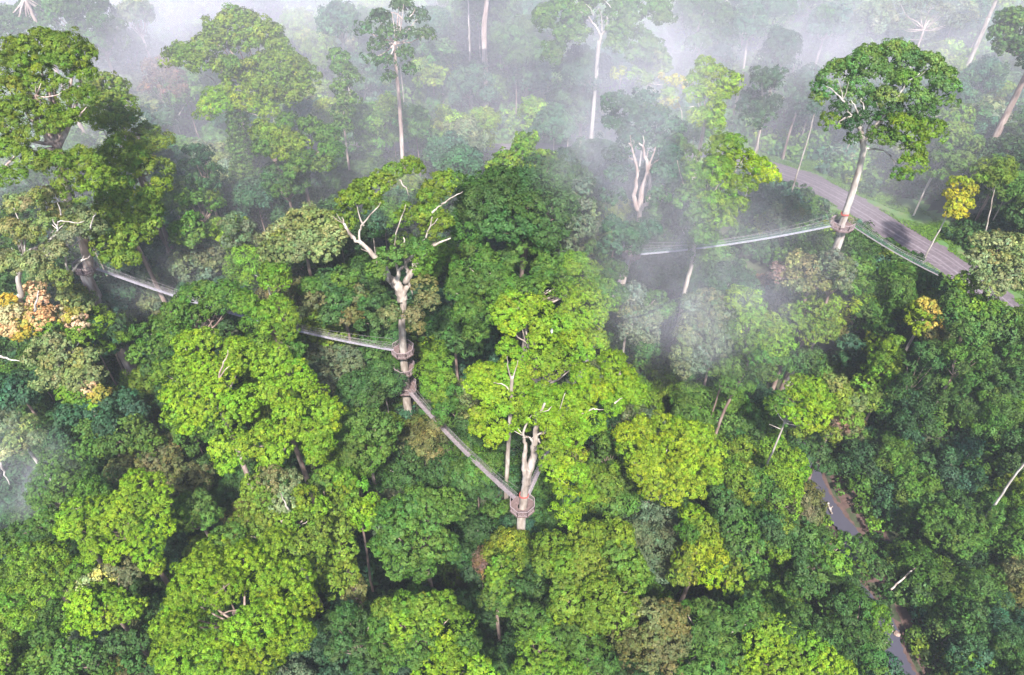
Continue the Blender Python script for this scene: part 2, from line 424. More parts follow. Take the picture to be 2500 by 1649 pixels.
tree('bright lime tree holding the lowest single platform, bulky forked white trunk', Y=YL, col='lime', bark='pale', tw=1.75,
     ref='the lowest single platform', name='canopy_tree', seed=12, autolimbs=False, tuft=.62, leafk=.85,
     clumps=[(1334,967,42),(1380,967,40),(1304,1004,42),(1350,1019,42),(1426,1004,40),(1444,1030,34),(1400,1060,36),(1426,912,38),(1441,946,42),(1496,884,32),(1500,905,30),(1518,927,38),(1542,952,33),(1496,988,32),
             (1345,1050,24),(1345,1105,32),(1362,1075,22),(1395,1120,34),(1345,1145,28),(1375,1160,22),(1410,1155,25),(1430,1185,18),(1438,1210,18),(1368,1200,14),(1352,1240,13),(1372,1255,14),(1392,1232,14),(1412,1240,14),(1385,1280,12),(1405,1265,13),(1400,1205,13),(1470,960,26),(1380,1000,36)],
     trunk=[(1272,1285),(1277,1240),(1281,1200),(1287,1165),(1293,1145)],
     limbs=[(1.0,(1284,1180),(1288,1155),(1300,1130),(1303,1105),(1306,1080),(1308,1050),(1318,1015),(1330,985)),(.7,(1286,1165),(1281,1145),(1281,1115),(1284,1090),(1278,1060),(1290,1020)),(.34,(1302,1084),(1296,1072),(1288,1066)),(.32,(1302,1078),(1313,1074),(1320,1085),(1326,1098)),
             (.16,(1364,1168),(1378,1180),(1385,1192),(1398,1197)),(.2,(1300,1070),(1330,1050),(1360,1010),(1380,960)),(.2,(1320,1060),(1370,1040),(1440,1000),(1455,1000),(1480,1002)),(.16,(1500,985),(1510,978),(1520,972)),(.14,(1330,1110),(1350,1150),(1370,1190),(1375,1230),(1385,1265))])
tree('tall tree beside the gravel road with domed crown above a platform, white trunk', Y=YR, col=(.105, .195, .040), dens=.8, bark='white', tw=1.6,
     ref='the tall platform tree beside the road', name='canopy_tree', seed=13, crown_back=1.5, autolimbs=False, tuft=.85, leafk=.9, tilt=.5,
     clumps=[(2012,215,26),(2000,240,18),(2310,250,26),(2120,160,36),(2075,235,24),(2056,170,42),(2020,190,26),(2095,160,32),(2128,135,42),(2180,126,46),(2223,148,46),(2266,154,42),(2294,182,40),(2309,212,36),(2151,178,42),(2208,198,42),(2099,209,30),(2136,238,36,'green2'),(2168,238,32),(2240,235,36),
             (2027,298,26,'lime2'),(2050,265,20,'green2'),(2079,300,24,'dark'),(2110,285,22,'dark'),(2203,304,40,'lime2'),(2237,333,38,'lime2'),(2271,318,33,'lime2'),(2151,335,32,'green'),(2190,345,34,'green'),(2225,372,30,'lime2'),(2228,400,28,'lime2'),(2203,430,20,'lime2'),(2180,270,26,'green2'),(2250,275,30,'green2'),(2085,340,18,'green2'),(2160,290,22,'green2')],
     trunk=[(2040,612),(2050,570),(2056,545),(2072,500),(2090,440),(2103,392),(2108,360),(2103,330),(2101,310)],
     limbs=[(.42,(2106,362),(2125,325),(2150,300),(2195,235),(2212,205),(2245,180)),(.3,(2102,315),(2100,290),(2108,268),(2103,240)),(.3,(2100,320),(2086,292),(2076,285),(2062,290),(2046,302),(2058,304),(2072,312)),(.16,(2080,282),(2068,272),(2078,280)),
             (.22,(2100,290),(2088,262),(2078,245)),(.2,(2062,250),(2050,238),(2035,222),(2016,210)),(.14,(2058,245),(2055,225),(2048,200)),(.14,(2060,240),(2066,225),(2072,200)),(.24,(2115,362),(2150,366),(2172,378),(2182,395),(2183,425)),(.2,(2175,385),(2190,398)),
             (.18,(2245,293),(2270,288),(2296,282)),(.18,(2163,352),(2180,345),(2188,342)),(.26,(2130,320),(2160,280),(2200,250),(2240,235)),(.22,(2115,330),(2125,300),(2160,275)),(.2,(2150,300),(2148,278),(2140,250))])
tree('huge olive tree at left edge with reddish limbs above the left platform', Y=YW, col='olive', bark='pink', tw=2.4, ref='the huge olive tree at the left edge', name='canopy_tree', seed=14, autolimbs=True,
     tuft=.85, leafk=.9, tilt=.45,
     clumps=[(60,120,48),(110,105,48),(160,110,46),(200,135,42),(140,150,40),(30,150,40),(80,165,42),(200,170,36),(20,215,45),(75,200,38),(125,200,36),(40,260,42),(15,300,42),(100,270,26),(150,285,40),(185,290,28),(60,330,34),(25,360,40),(120,310,26),(170,240,26),(205,235,30),
             (130,400,42),(90,390,32),(200,390,42),(165,440,32),(240,430,34),(190,470,32),(30,430,30)],
     trunk=[(222,700),(218,660),(212,620),(190,540),(160,470),(150,400),(135,350)],
     limbs=[(.5,(112,350),(125,325),(143,303),(150,280)),(.35,(137,355),(148,335),(160,312)),(.22,(138,362),(155,375),(172,394)),(.42,(92,300),(92,260),(88,235),(86,215)),(.2,(88,240),(100,252),(108,262)),(.18,(90,246),(72,248),(62,240),(60,225)),(.18,(90,235),(110,238),(140,232),(150,225)),
             (.2,(192,285),(202,272),(212,262)),(.3,(0,302),(20,312),(40,322)),(.28,(0,418),(20,400),(38,378),(50,362)),(.16,(18,402),(20,425),(26,450))])
tree('hazy tree with three pale upright stems in the mist right of centre', Y=YM, col='teal', bark='pink', tw=1.5, ref='the misty tree with three pale stems', name='canopy_tree', seed=15, tuft=.9,
     clumps=[(1530,262,40),(1500,300,36),(1560,300,40),(1600,290,42),(1640,310,34),(1545,340,40),(1600,345,36),(1500,250,30),(1570,240,32),(1500,560,34),(1550,570,38),(1530,600,34),(1580,560,30),(1490,600,24),(1622,420,32),(1505,430,32),(1632,375,28),(1498,480,28),(1610,480,26),(1500,380,26)],
     trunk=[(1520,690),(1530,650),(1545,600),(1560,540),(1562,510)], limbs=[(.6,(1560,515),(1548,480),(1556,430),(1548,380),(1535,350)),(.7,(1562,512),(1566,470),(1580,420),(1572,370),(1560,350)),(.6,(1562,512),(1580,490),(1588,450),(1585,410),(1600,360)),(.2,(1556,400),(1545,370),(1538,330))], autolimbs=False)

# ------------------------------------------------------------------ lime group behind the lowest platform
tree('yellow-green tree with forked grey trunk above the lowest platform tree', h=44, col='lime', bark='pale', tw=1.4, ref='the yellow-green forked tree in the centre', name='canopy_tree', seed=21, tuft=.62, leafk=.85, autolimbs=True,
     clumps=[(1252,744,46),(1249,783,42),(1222,765,30),(1300,745,34),(1316,759,40),(1319,790,34),(1380,787,48),(1400,750,34),(1426,728,42),(1445,770,42),(1441,826,42),(1395,820,38),(1455,850,30),(1322,829,33),(1319,872,38),(1359,875,33),(1386,866,30),(1345,900,28),(1300,905,24),(1420,860,30),(1240,740,30)],
     trunk=[(1312,960),(1318,948)], limbs=[(.4,(1316,950),(1308,925),(1303,895),(1296,860),(1283,835),(1262,822),(1252,810)),(.34,(1320,948),(1330,930),(1328,905)),(.26,(1345,935),(1352,912),(1365,892)),(.4,(1312,952),(1318,935),(1312,910))])
tree('lime tree with straight smooth pole trunk left of the lowest platform tree', h=40, col='lime', bark='pale', tw=1.0, ref='the lime pole-trunk tree', name='canopy_tree', seed=22, tuft=.62, leafk=.85,
     clumps=[(1236,845,26),(1267,872,26),(1245,885,24),(1172,912,40),(1212,921,40),(1165,940,28),(1196,964,40),(1242,921,28),(1225,955,28),(1272,935,28),(1290,965,28),(1268,990,26),(1272,1035,22),(1255,905,24),(1196,1030,36),(1175,1045,28),(1215,1050,30),(1230,1000,22),(1200,1075,18),(1165,1010,20)],
     autolimbs=False, trunk=[(1236,1205),(1238,1150),(1241,1090),(1246,1020),(1248,960),(1250,920)], limbs=[(.22,(1247,1000),(1262,1008),(1268,1020)),(.16,(1246,1000),(1235,996),(1226,1000)),(.2,(1248,960),(1230,940),(1205,935)),(.2,(1249,930),(1240,900),(1238,870)),(.18,(1248,940),(1258,905),(1265,880))])
tree('wide green tree behind the lime trees in the centre of the photo', h=40, col='green', ref='the wide green tree behind the central lime trees', seed=23, name='canopy_tree', bark='pale', tuft=.8,
     clumps=[(1155,600,34),(1175,630,36),(1130,660,36),(1120,700,36),(1165,690,42),(1150,745,40),(1180,775,36),(1135,760,34),(1160,810,34),(1205,660,36),(1230,690,38),(1250,640,34),(1220,720,34),(1290,700,34),(1330,600,34),(1345,630,36),(1330,665,36),(1370,670,34),(1270,600,28),
             (1400,640,36,'lime2'),(1440,660,40,'lime2'),(1425,700,38,'lime2'),(1470,700,34),(1480,740,30,'lime2'),(1500,660,34,'green2'),(1505,720,28,'green2'),(1460,610,34,'green2'),(1340,705,30,'lime2'),(1390,715,28,'lime2')])
tree('dense dark green dome behind the central lime trees, tight rounded tufts', E=(1285,505,150,98), h=36, col='green2', ref='the dense dark green dome in the centre', name='canopy_tree', seed=24, tuft=1.0, lobes=34, shape='dome')
tree('grey-green dome half veiled by mist, right of the dense dark dome', E=(1405,560,68,105), h=33, col='grey', seed=25)
tree('yellow-green rounded tree in front of the far road strip', h=30, col='lime2', seed=26, ref='the tree in front of the far road strip',
     clumps=[(1282,342,32),(1275,370,28),(1325,385,34),(1235,390,32),(1345,415,34),(1215,410,30),(1290,410,34),(1370,440,28),(1250,430,30)])
tree('small feathery olive tree with thin stem just before the far road', E=(1157,345,38,36), h=16, col='olive', bark='brown', seed=27, trunk=[(1163,430),(1160,390),(1158,355)], tw=.35, leafk=.8, dens=.6)

# ------------------------------------------------------------------ the big group left of centre
tree('deep green upper crown where the left bridge disappears', h=40, col='green', ref='the crown hiding the left bridge', name='canopy_tree', seed=31, tuft=.72,
     clumps=[(460,725,34),(500,712,36),(545,708,38),(580,730,34),(520,745,36),(470,770,36),(430,760,32),(395,790,34),(370,830,34),(350,860,30),(400,850,36,'green2'),(380,895,32,'green2'),(430,820,32),(350,810,26)])
tree('bright green crown between the two visible stretches of the left bridge', h=40, col='lime2', name='canopy_tree', seed=32, tuft=.65, bark='brown',
     clumps=[(600,740,34),(640,760,36),(680,745,34),(700,775,30),(660,800,34),(700,815,26),(620,790,30,'green'),(720,850,24,'green')])
tree('vivid lime tree with pinkish inner branch, brightest crown left of centre', h=42, col='lime', ref='the vivid lime tree left of centre', name='canopy_tree', seed=33, tuft=.62, leafk=.85, bark='pink', autolimbs=True,
     clumps=[(460,835,40),(500,830,34),(455,880,40),(500,885,36),(440,920,34),(575,845,36),(600,870,34),(565,895,36),(545,930,30),(480,935,38),(425,965,30),(400,910,30,'lime2'),(520,960,30),(505,1000,34),(450,1000,34),(470,1040,30),(420,1010,26),(570,985,32),(600,1005,34),(560,1020,34),(610,960,26)],
     limbs=[(.26,(530,980),(532,930),(540,900),(555,870),(556,855)),(.16,(533,930),(548,905),(560,895))])
tree('lime tree leaning right of the vivid lime tree, many separate lobes', h=38, col='lime', name='canopy_tree', seed=34, tuft=.62, leafk=.85, ref='the many-lobed lime tree',
     clumps=[(670,870,34),(715,895,36),(690,920,34),(640,900,26),(740,930,28),(655,955,32),(700,1000,40),(680,970,28),(770,965,28),(785,995,34),(810,1000,30),(790,1040,36),(745,1050,36),(780,1085,34),(700,1050,36),(650,1050,36),(620,1085,34),(670,1100,36),(580,1080,32),(540,1090,30),(560,1130,28),(660,1140,26),(770,1115,22)])
tree('rounded green tree between the many-lobed lime tree and the sloping bridge', E=(898,1085,72,76), h=28, col='green', seed=35, ref='the rounded green tree left of the sloping bridge', tuft=.8)
tree('dusky green small tree left of the lowest stacked platform', E=(880,962,46,52), h=20, col='green2', seed=36)
tree('yellow-green narrow tree just right of the stacked platforms', h=26, col='lime2', seed=37, ref='the narrow tree right of the stacked platforms',
     clumps=[(1060,860,26),(1075,885,30),(1045,905,26),(1085,920,30),(1060,940,30),(1075,965,26),(1090,1000,30,'green'),(1110,1015,26,'green'),(1105,960,26,'green')])
tree('dark green crown between the stacked platforms and the central lime trees', E=(1110,815,62,58), h=22, col='green2', seed=38)
tree('small olive tree with yellowing leaves above the sloping bridge', E=(1140,985,34,48), h=16, col='paleolive', seed=39)
tree('dark crown with rusty young leaves left of the stacked platforms tree', h=28, col='green2', seed=40,
     clumps=[(800,690,34),(840,680,34,'green'),(780,730,34,'brownolive'),(830,730,36),(870,720,30,'brownolive'),(810,770,32),(850,770,34,'brownolive'),(760,700,26,'green'),(900,740,30),(900,790,28)])
tree('grey-green crown beneath the right half of the left bridge', E=(810,885,70,42), h=18, col='grey', seed=41)
tree('thin lime tree with forked white twigs above the hidden bridge', E=(672,680,34,34), h=38, col='lime2', bark='white', seed=42, dens=.7, trunk=[(662,730),(660,700),(662,680)], limbs=[(.14,(660,702),(645,685),(622,672)),(.14,(660,720),(672,712),(680,706))], tw=.4)
tree('pale olive crown above the hidden bridge, left of the triple platform tree', E=(740,585,95,62), h=26, col='paleolive', seed=43, ref='the pale olive crown left of centre')

# ------------------------------------------------------------------ left side
tree('pale feathery tree at left edge with bare white branches above pink leaves', Y=104, col='paleolive', bark='white', tw=1.3, ref='the pale feathery tree at the left edge', name='canopy_tree', seed=51, leafk=.85,
     clumps=[(30,500,34),(80,490,36),(130,480,32),(160,510,30),(20,560,36),(70,570,34),(110,540,30),(200,540,34),(230,560,30),(130,610,34),(170,570,26),(60,640,40),(100,660,38),(20,640,34),(145,690,28),(175,520,30),(185,565,26),(165,545,26)],
     trunk=[(60,760),(52,720),(45,680),(55,632)], limbs=[(.34,(55,632),(75,610),(105,595),(130,580),(142,562),(140,548),(150,540),(190,545),(205,540)),(.2,(142,556),(132,545),(128,535)),(.24,(55,632),(62,590),(60,570),(52,560)),(.3,(168,672),(162,640),(158,610),(165,598)),(.3,(170,672),(190,648),(205,625)),(.22,(192,638),(210,632),(220,625)),(.18,(222,560),(226,535),(235,520)),(.2,(42,630),(35,620),(28,605)),(.2,(148,525),(146,510),(140,495))])
tree('left edge tree with pink and orange young leaves hanging over olive crown', Y=98, col='paleolive', bark='white', tw=1.2, ref='the pink-leaved tree at the left edge', name='canopy_tree', seed=52, leafk=.9,
     clumps=[(85,705,20,'pinkleaf'),(90,730,20,'pinkleaf'),(30,770,30,'pinkleaf'),(60,780,30,'orange'),(100,775,30,'pinkleaf'),(140,770,26,'pinkleaf'),(60,810,28,'orange'),(120,800,26,'lime2'),(20,740,24,'orange'),(30,800,26,'pinkleaf'),(180,770,30,'orange'),(195,790,26,'pinkleaf'),(205,740,28),(180,720,34),(195,820,26,'lime2'),
             (110,840,34),(150,840,34),(90,870,28),(130,880,34),(190,880,38),(220,870,24),(160,920,34),(110,930,28),(190,930,30),(225,915,24,'paleolive'),(165,960,24,'lime2'),(215,945,24,'pinkleaf'),(240,965,22,'orange'),(230,990,16,'lime'),(190,975,22,'lime2')],
     limbs=[(.3,(85,760),(92,730),(95,710)),(.28,(0,870),(22,876),(48,882)),(.16,(182,942),(178,925),(186,900))])
tree('dark olive crown right above the left platform', h=40, col='olive', ref='the dark olive crown above the left platform', name='canopy_tree', seed=53, tuft=.8,
     clumps=[(270,470,36),(310,480,40),(350,495,36),(370,520,28),(290,520,42),(330,540,40),(270,560,38),(310,580,40),(350,570,28),(250,520,34),(280,620,34),(310,630,32),(250,600,28),(270,440,32),(370,550,24)])
tree('feathery olive tree left of the vine-covered tree, spreading in thin layers', h=38, col='olive', ref='the layered olive tree', name='canopy_tree', seed=54,
     clumps=[(230,285,34),(270,300,34),(320,305,34),(360,330,34),(290,350,36),(330,370,36),(370,350,30),(400,345,22),(260,390,34),(350,405,34),(390,410,28),(300,410,36),(390,450,24),(370,480,24),(290,450,34,'green')],
     limbs=[(.16,(340,372),(352,375),(365,373)),(.14,(350,425),(358,440)),(.12,(285,400),(295,410))])
tree('hazy yellow-green crown behind the huge left edge tree', h=40, col='olive', seed=55, name='canopy_tree',
     clumps=[(230,210,30),(260,200,30),(285,215,26),(300,250,32),(260,245,34),(290,285,30),(310,275,26),(225,240,26)])
tree('misty far tree at top left with slanting pale trunk', h=40, col='green2', bark='pink', seed=56, ref='the misty tree at top left', tw=1.1, name='canopy_tree',
     clumps=[(20,45,40),(60,60,30),(15,85,34),(110,60,30),(130,30,36),(70,20,34)], trunk=[(110,110),(95,70),(75,25),(58,-8)])
tree('faint foggy column of foliage at upper left, tallest pale shape there', E=(235,75,55,90), h=38, col='green2', seed=57, name='canopy_tree')
tree('second faint foggy crown at upper left, nearer the reddish tree', E=(305,120,45,50), h=30, col='green2', seed=58)
tree('sparse reddish-brown tree with bare white limbs in the left mist', h=30, col='deadbrown', bark='white', dens=.35, seed=59, ref='the reddish bare-limbed tree', tw=.8,
     clumps=[(370,160,24),(400,160,28),(385,190,28),(425,185,26),(365,210,24),(440,220,24),(410,220,24)], trunk=[(418,275),(412,255)],
     limbs=[(.2,(412,255),(398,225),(385,215),(362,205)),(.2,(412,255),(405,220),(405,170)),(.2,(418,262),(430,240),(445,220)),(.14,(385,262),(375,250),(365,240)),(.22,(430,292),(440,275),(455,250),(470,250)),(.16,(400,225),(395,190),(390,160))])
tree('great misty dome of pale green foliage, upper left of the photo', h=42, col='olive', ref='the great misty dome', name='canopy_tree', seed=60, tuft=1.0,
     clumps=[(530,70,34),(570,50,40),(610,60,40),(650,80,36),(680,110,36),(600,100,40),(550,110,36),(500,110,34),(450,130,34),(490,155,34),(550,160,36),(600,165,36),(650,155,40),(700,150,38),(740,170,34),(690,200,36),(730,215,34),(640,200,30),(660,235,26),(760,190,22),(700,240,30),(420,140,28)],
     limbs=[(.16,(535,220),(520,195),(500,182)),(.16,(550,185),(545,170)),(.2,(676,225),(674,215),(690,216)),(.2,(748,245),(760,238),(772,232))])
tree('pale lime tree on a vine-wrapped column trunk in the left mist', h=36, col='lime', bark='pale', ref='the lime tree on a vine-wrapped trunk', name='canopy_tree', seed=61, tuft=.8, tw=1.0,
     clumps=[(570,185,26),(580,205,26),(560,215,22),(610,200,20),(615,225,22),(595,250,26),(615,258,22),(560,250,26),(525,235,26),(510,260,24),(540,258,24),(495,285,18),(655,245,22),(660,270,20),(645,285,16)],
     trunk=[(618,430),(606,380),(592,300),(582,255)], vines=[(580,280,20),(578,310,20),(582,340,22),(590,370,24),(588,400,24),(598,430,28),(612,460,32),(620,490,34),(585,460,30),(600,520,34),(630,530,30)])
tree('small blue-green bush-like crown in the mist under the reddish tree', E=(390,290,34,30), h=20, col='teal', seed=62)
tree('narrow hazy green tree with pale dead twig, left of the vine-wrapped trunk', E=(492,415,38,62), h=28, col='teal', seed=63, limbs=[(.12,(490,440),(482,425),(475,415))])
tree('round hazy green tree under the narrow one with the dead twig', E=(490,505,46,52), h=22, col='green', seed=64)
tree('small bright green dome left of the vine tree foot', E=(465,570,40,42), h=24, col='green', seed=65)
tree('grey-green tree above the left bridge, tallest of the pair there', E=(592,585,42,78), h=22, col='grey', seed=66)
tree('grey-olive round crown just above the left bridge', E=(480,640,68,42), h=18, col='grey', seed=67)
tree('spreading mid-green tree right of the vine-wrapped trunk', h=32, col='green', ref='the spreading tree right of the vine-wrapped trunk', name='canopy_tree', seed=68,
     clumps=[(645,320,30,'olive'),(680,330,32,'olive'),(720,350,32,'olive'),(690,370,34,'olive'),(650,360,28),(740,385,30),(720,410,28),(760,310,26),(800,330,30),(810,365,28),(790,400,26),(700,300,24)])
tree('dark green dome below the spreading tree, beside a thin pale pole', E=(700,450,48,52), h=24, col='green2', seed=69)
tree('tall column tree smothered in bright vines, upper left of centre', h=36, col='green', bark='pink', ref='the vine-smothered column tree', name='canopy_tree', seed=70, tw=.7,
     clumps=[(828,140,22),(835,165,26),(850,190,24),(838,215,28),(850,245,24),(838,275,24),(835,305,20)], trunk=[(860,470),(852,410),(843,335),(838,250)])
tree('lonely bare pole trunk with tiny tuft in the left mist', h=20, col='olive', bark='white', tw=.5, seed=71, clumps=[(780,155,12)], trunk=[(789,300),(785,230),(780,160)], autolimbs=False, name='bare_tree')
tree('tall straight pinkish trunk with misty crown at top centre', h=46, col='green2', bark='pink', tw=1.15, ref='the tall pinkish trunk', name='canopy_tree', seed=72,
     dens=.55, clumps=[(930,40,28),(980,15,28),(1020,40,26),(950,80,26),(1000,90,24),(925,110,24),(1040,85,22),(890,70,24),(990,130,20),(940,150,22),(1000,170,18),(950,190,18),(905,140,20)], trunk=[(985,410),(980,330),(974,240),(967,165),(962,100)],
     limbs=[(.2,(966,110),(975,80),(983,40),(985,10)),(.2,(983,48),(970,35),(955,30)),(.16,(1000,42),(1010,30),(1012,20)),(.2,(964,100),(962,60),(955,30))])
tree('slim white pole trunk rising into the mist at top centre', h=40, col='green2', bark='white', tw=.65, seed=73, clumps=[(1140,-40,30),(1165,-20,24)], trunk=[(1147,125),(1145,60),(1142,-10)], name='canopy_tree')
tree('thick ghostly trunk in mist at top centre', h=44, col='green2', bark='pink', tw=1.9, seed=74, clumps=[(1190,-60,44),(1160,-45,40)], trunk=[(1182,90),(1186,30),(1190,-20)], name='canopy_tree')
tree('small misty tree with forked pink stem at top centre', h=24, col='green2', bark='pink', tw=.45, seed=75, E=(1235,30,42,30), trunk=[(1222,85),(1224,60),(1228,40)], limbs=[(.16,(1224,45),(1212,30),(1205,15))])
tree('large green crown around a white Y-shaped trunk at top right of centre', h=44, col='green', bark='white', tw=1.1, ref='the white Y-shaped trunk at the top', name='canopy_tree', seed=76, tuft=.95,
     clumps=[(1330,30,30),(1370,20,32),(1400,40,32),(1340,60,30),(1365,85,30),(1410,90,30),(1350,115,28),(1395,60,28),(1345,140,24),(1450,-5,34),(1510,20,34),(1550,10,34),(1540,50,34),(1580,30,32),(1610,20,28),(1620,45,24),(1520,80,34),(1560,90,34),(1500,110,30),(1480,60,22),(1590,110,28),(1560,130,30),(1440,20,20)],
     trunk=[(1460,135),(1464,110),(1468,85)], limbs=[(.36,(1466,88),(1455,65),(1440,45),(1430,25)),(.4,(1468,86),(1480,70),(1482,40)),(.2,(1470,80),(1468,40),(1460,20)),(.14,(1492,20),(1480,5),(1465,-5)),(.14,(1418,30),(1410,28)),(.14,(1450,40),(1440,20),(1430,10))], autolimbs=False)
tree('drooping blue-green crown below the white Y-shaped trunk', E=(1430,170,58,42), h=30, col='teal', seed=77, hang=1.5)
tree('small olive tree below right of the white Y-shaped trunk', E=(1590,165,40,48), h=30, col='olive', seed=78)
tree('sparse tree with yellow leaf patches and thin white stem in mid mist', h=34, col='lime', bark='white', ref='the tree with yellow leaf patches', seed=79, dens=.7, tw=.5,
     clumps=[(1520,185,20,'yellow'),(1545,180,18,'lime'),(1620,195,20,'yellow'),(1650,200,18,'yellow'),(1630,230,16,'lime'),(1635,255,20,'yellow'),(1580,200,22,'olive')], trunk=[(1579,270),(1575,235),(1582,200)], limbs=[(.12,(1578,262),(1560,240),(1545,222))])
tree('bright yellow-green small crown floating above the right lime tree', h=42, col='lime', ref='the small bright crown above the right lime tree', name='canopy_tree', seed=80, bark='pale',
     clumps=[(1720,165,24),(1740,180,26),(1700,200,22),(1700,235,24),(1735,225,26),(1785,195,22),(1775,225,22),(1760,245,20),(1730,280,28),(1700,290,24),(1755,305,22),(1745,265,20)], limbs=[(.16,(1665,300),(1664,275),(1660,262)),(.16,(1700,260),(1680,262))])
tree('tall lime tree right of centre with mossy trunk, nearest the road end', h=44, col='lime2', bark='pale', ref='the lime tree by the road end', name='canopy_tree', seed=81, tw=1.1, tuft=.85,
     clumps=[(1745,355,30),(1780,350,34),(1800,390,34,'lime'),(1840,400,32,'lime'),(1870,430,28,'lime'),(1750,400,34),(1700,420,34,'lime2'),(1760,440,34,'lime'),(1810,450,30),(1700,460,34,'green'),(1740,490,36),(1790,500,34,'lime2'),(1700,520,34,'green'),(1760,540,34,'lime2'),(1720,570,34,'green'),(1670,490,30,'green'),(1650,350,30,'green'),(1680,380,28,'green')],
     trunk=[(1667,745),(1675,700),(1690,640),(1696,575),(1700,520)], limbs=[(.16,(1695,455),(1710,465),(1718,475)),(.16,(1740,460),(1730,450),(1728,470))], vines=[(1696,560,9),(1694,590,9),(1690,620,8)])
tree('blue-green hazy thicket crown behind the three-stemmed tree', E=(1440,410,85,62), h=24, col='teal', seed=82)
tree('dusky hazy crown left of the tall lime tree, behind mist', E=(1620,440,52,60), h=26, col='teal', seed=83)

# ------------------------------------------------------------------ right side, beyond and along the road
tree('slender white-stemmed tree with small yellow crown beside the road', h=20, col='yellow', bark='white', tw=.42, ref='the yellow tree beside the road', seed=91, autolimbs=True, name='roadside_tree', tuft=.6,
     clumps=[(2345,452,24),(2362,462,20),(2335,475,24),(2352,495,22),(2330,505,20),(2345,520,16),(2325,525,14)], trunk=[(2248,655),(2270,605),(2295,560),(2312,525),(2322,505)])
tree('rounded olive tree with thin pale stems right of the domed road tree', Y=158, col='green', bark='white', ref='the olive tree with thin pale stems', seed=92, tw=.45,
     clumps=[(2320,290,26,'lime2'),(2350,280,28,'lime2'),(2340,320,30,'olive'),(2370,350,26),(2320,350,26),(2300,385,28),(2330,400,28),(2355,385,22),(2290,420,20)], trunk=[(2256,468),(2270,440),(2285,410)], limbs=[(.14,(2262,460),(2278,432),(2292,410))])
tree('massive straight grey trunk leaning at the upper right edge', h=46, col='dark', bark='brown', tw=1.9, ref='the massive trunk at the upper right edge', name='canopy_tree', seed=93,
     clumps=[(2480,50,44,'green'),(2450,80,34,'green'),(2490,110,36,'green2'),(2450,115,26,'green'),(2530,150,40),(2540,60,44)], trunk=[(2435,325),(2460,275),(2495,205),(2530,130)])
tree('thin leaning trunk with small tuft, left of the massive right trunk', h=22, col='olive', bark='pale', tw=.4, seed=94, E=(2450,225,18,16), trunk=[(2380,375),(2405,330),(2428,290),(2440,250)], name='bare_tree')
tree('misty tree with spreading pinkish bare limbs at top right', h=36, col='grey', bark='pink', dens=.3, tw=.7, ref='the bare pinkish limbs at top right', seed=95,
     clumps=[(2220,20,30),(2260,5,30),(2300,20,28),(2330,55,26),(2200,60,26)], trunk=[(2248,95),(2255,70)], limbs=[(.22,(2255,72),(2262,45),(2270,25),(2290,15)),(.2,(2255,72),(2268,50),(2300,25),(2312,15)),(.18,(2252,70),(2240,55),(2215,40),(2195,5)),(.14,(2275,72),(2300,65),(2330,55)),(.16,(2180,92),(2215,97),(2256,97))])
tree('ghostly pale trunk at top right corner in the mist', h=44, col='green2', bark='pale', tw=1.3, seed=96, clumps=[(2450,-40,36),(2420,-30,30)], trunk=[(2400,75),(2415,40),(2432,0),(2440,-20)], name='canopy_tree')
tree('drooping misty tree at top right, on the hillside above the road', E=(1905,130,40,58), h=30, col='teal', seed=97, ref='the drooping misty tree above the road', hang=1.2)
tree('blue-green column tree in mist above the road end', E=(1860,240,44,72), h=28, col='teal', seed=98, bark='pale', trunk=[(1842,385),(1858,310),(1870,260)], tw=.45)
tree('top right dense green crown hanging over the mist', h=34, col='green2', seed=99, hang=1.5, clumps=[(1680,20,34),(1720,10,34),(1700,50,34),(1745,45,30),(1770,30,26),(1730,90,28),(1760,80,24),(1700,100,26)])
tree('hazy crown left of the drooping misty tree, above the small bright crown', E=(1765,120,38,56), h=28, col='teal', seed=100)
tree('faint hillside tree in the mist between road end and domed crown', E=(1960,230,40,56), h=20, col='teal', seed=101)
tree('dark crown behind the trunk of the thin leaning tree, right edge', E=(2455,390,50,52), h=20, col='dark', seed=102, ref='the dark crown at the right edge')
tree('olive tree with thin stem right of the small yellow tree', E=(2425,430,38,44), h=20, col='olive', bark='pale', seed=103, trunk=[(2405,570),(2418,510),(2428,460)], tw=.4)
tree('green crown at the right edge below the massive trunk', E=(2490,320,42,56), h=22, col='green2', seed=104)
tree('pale yellowish bushy tree at right edge beside the road bend', h=24, col='paleolive', ref='the pale yellowish tree at the right edge', name='roadside_tree', seed=105, var=.28,
     clumps=[(2400,590,30),(2440,585,34),(2475,600,28),(2390,630,30),(2430,635,36),(2470,645,34),(2400,670,30),(2450,685,36),(2490,690,26),(2420,705,28)])
tree('large vine-draped lime-green tree below the pale yellowish one', h=20, col='lime2', seed=106, hang=1.6, ref='the vine-draped tree at the right edge',
     clumps=[(2330,700,30,'green'),(2360,690,28),(2340,740,32,'green'),(2380,740,32),(2420,750,34),(2460,770,30,'green'),(2370,780,32,'green'),(2410,790,28,'green'),(2450,810,28,'green2'),(2330,780,26,'green2')])
tree('small dome tree turning orange-yellow, right of centre right', h=20, col='gold', bark='pale', ref='the orange-yellow dome tree', seed=107, tuft=.6, name='roadside_tree',
     clumps=[(2240,755,22,'gold'),(2262,745,22,'orange'),(2280,765,20,'orange'),(2235,780,20,'gold'),(2260,780,22,'gold'),(2275,790,18,'orange'),(2250,805,18,'gold'),(2270,815,16,'brownolive')])
tree('green tree with bright lime tips below the curved road', h=20, col='lime2', seed=108, ref='the lime-tipped tree below the road',
     clumps=[(2085,705,22,'lime2'),(2110,685,26,'green'),(2135,700,26,'green'),(2120,725,28,'lime2'),(2145,740,24,'lime2'),(2088,750,18,'lime'),(2110,755,24,'green'),(2035,742,14,'lime')])
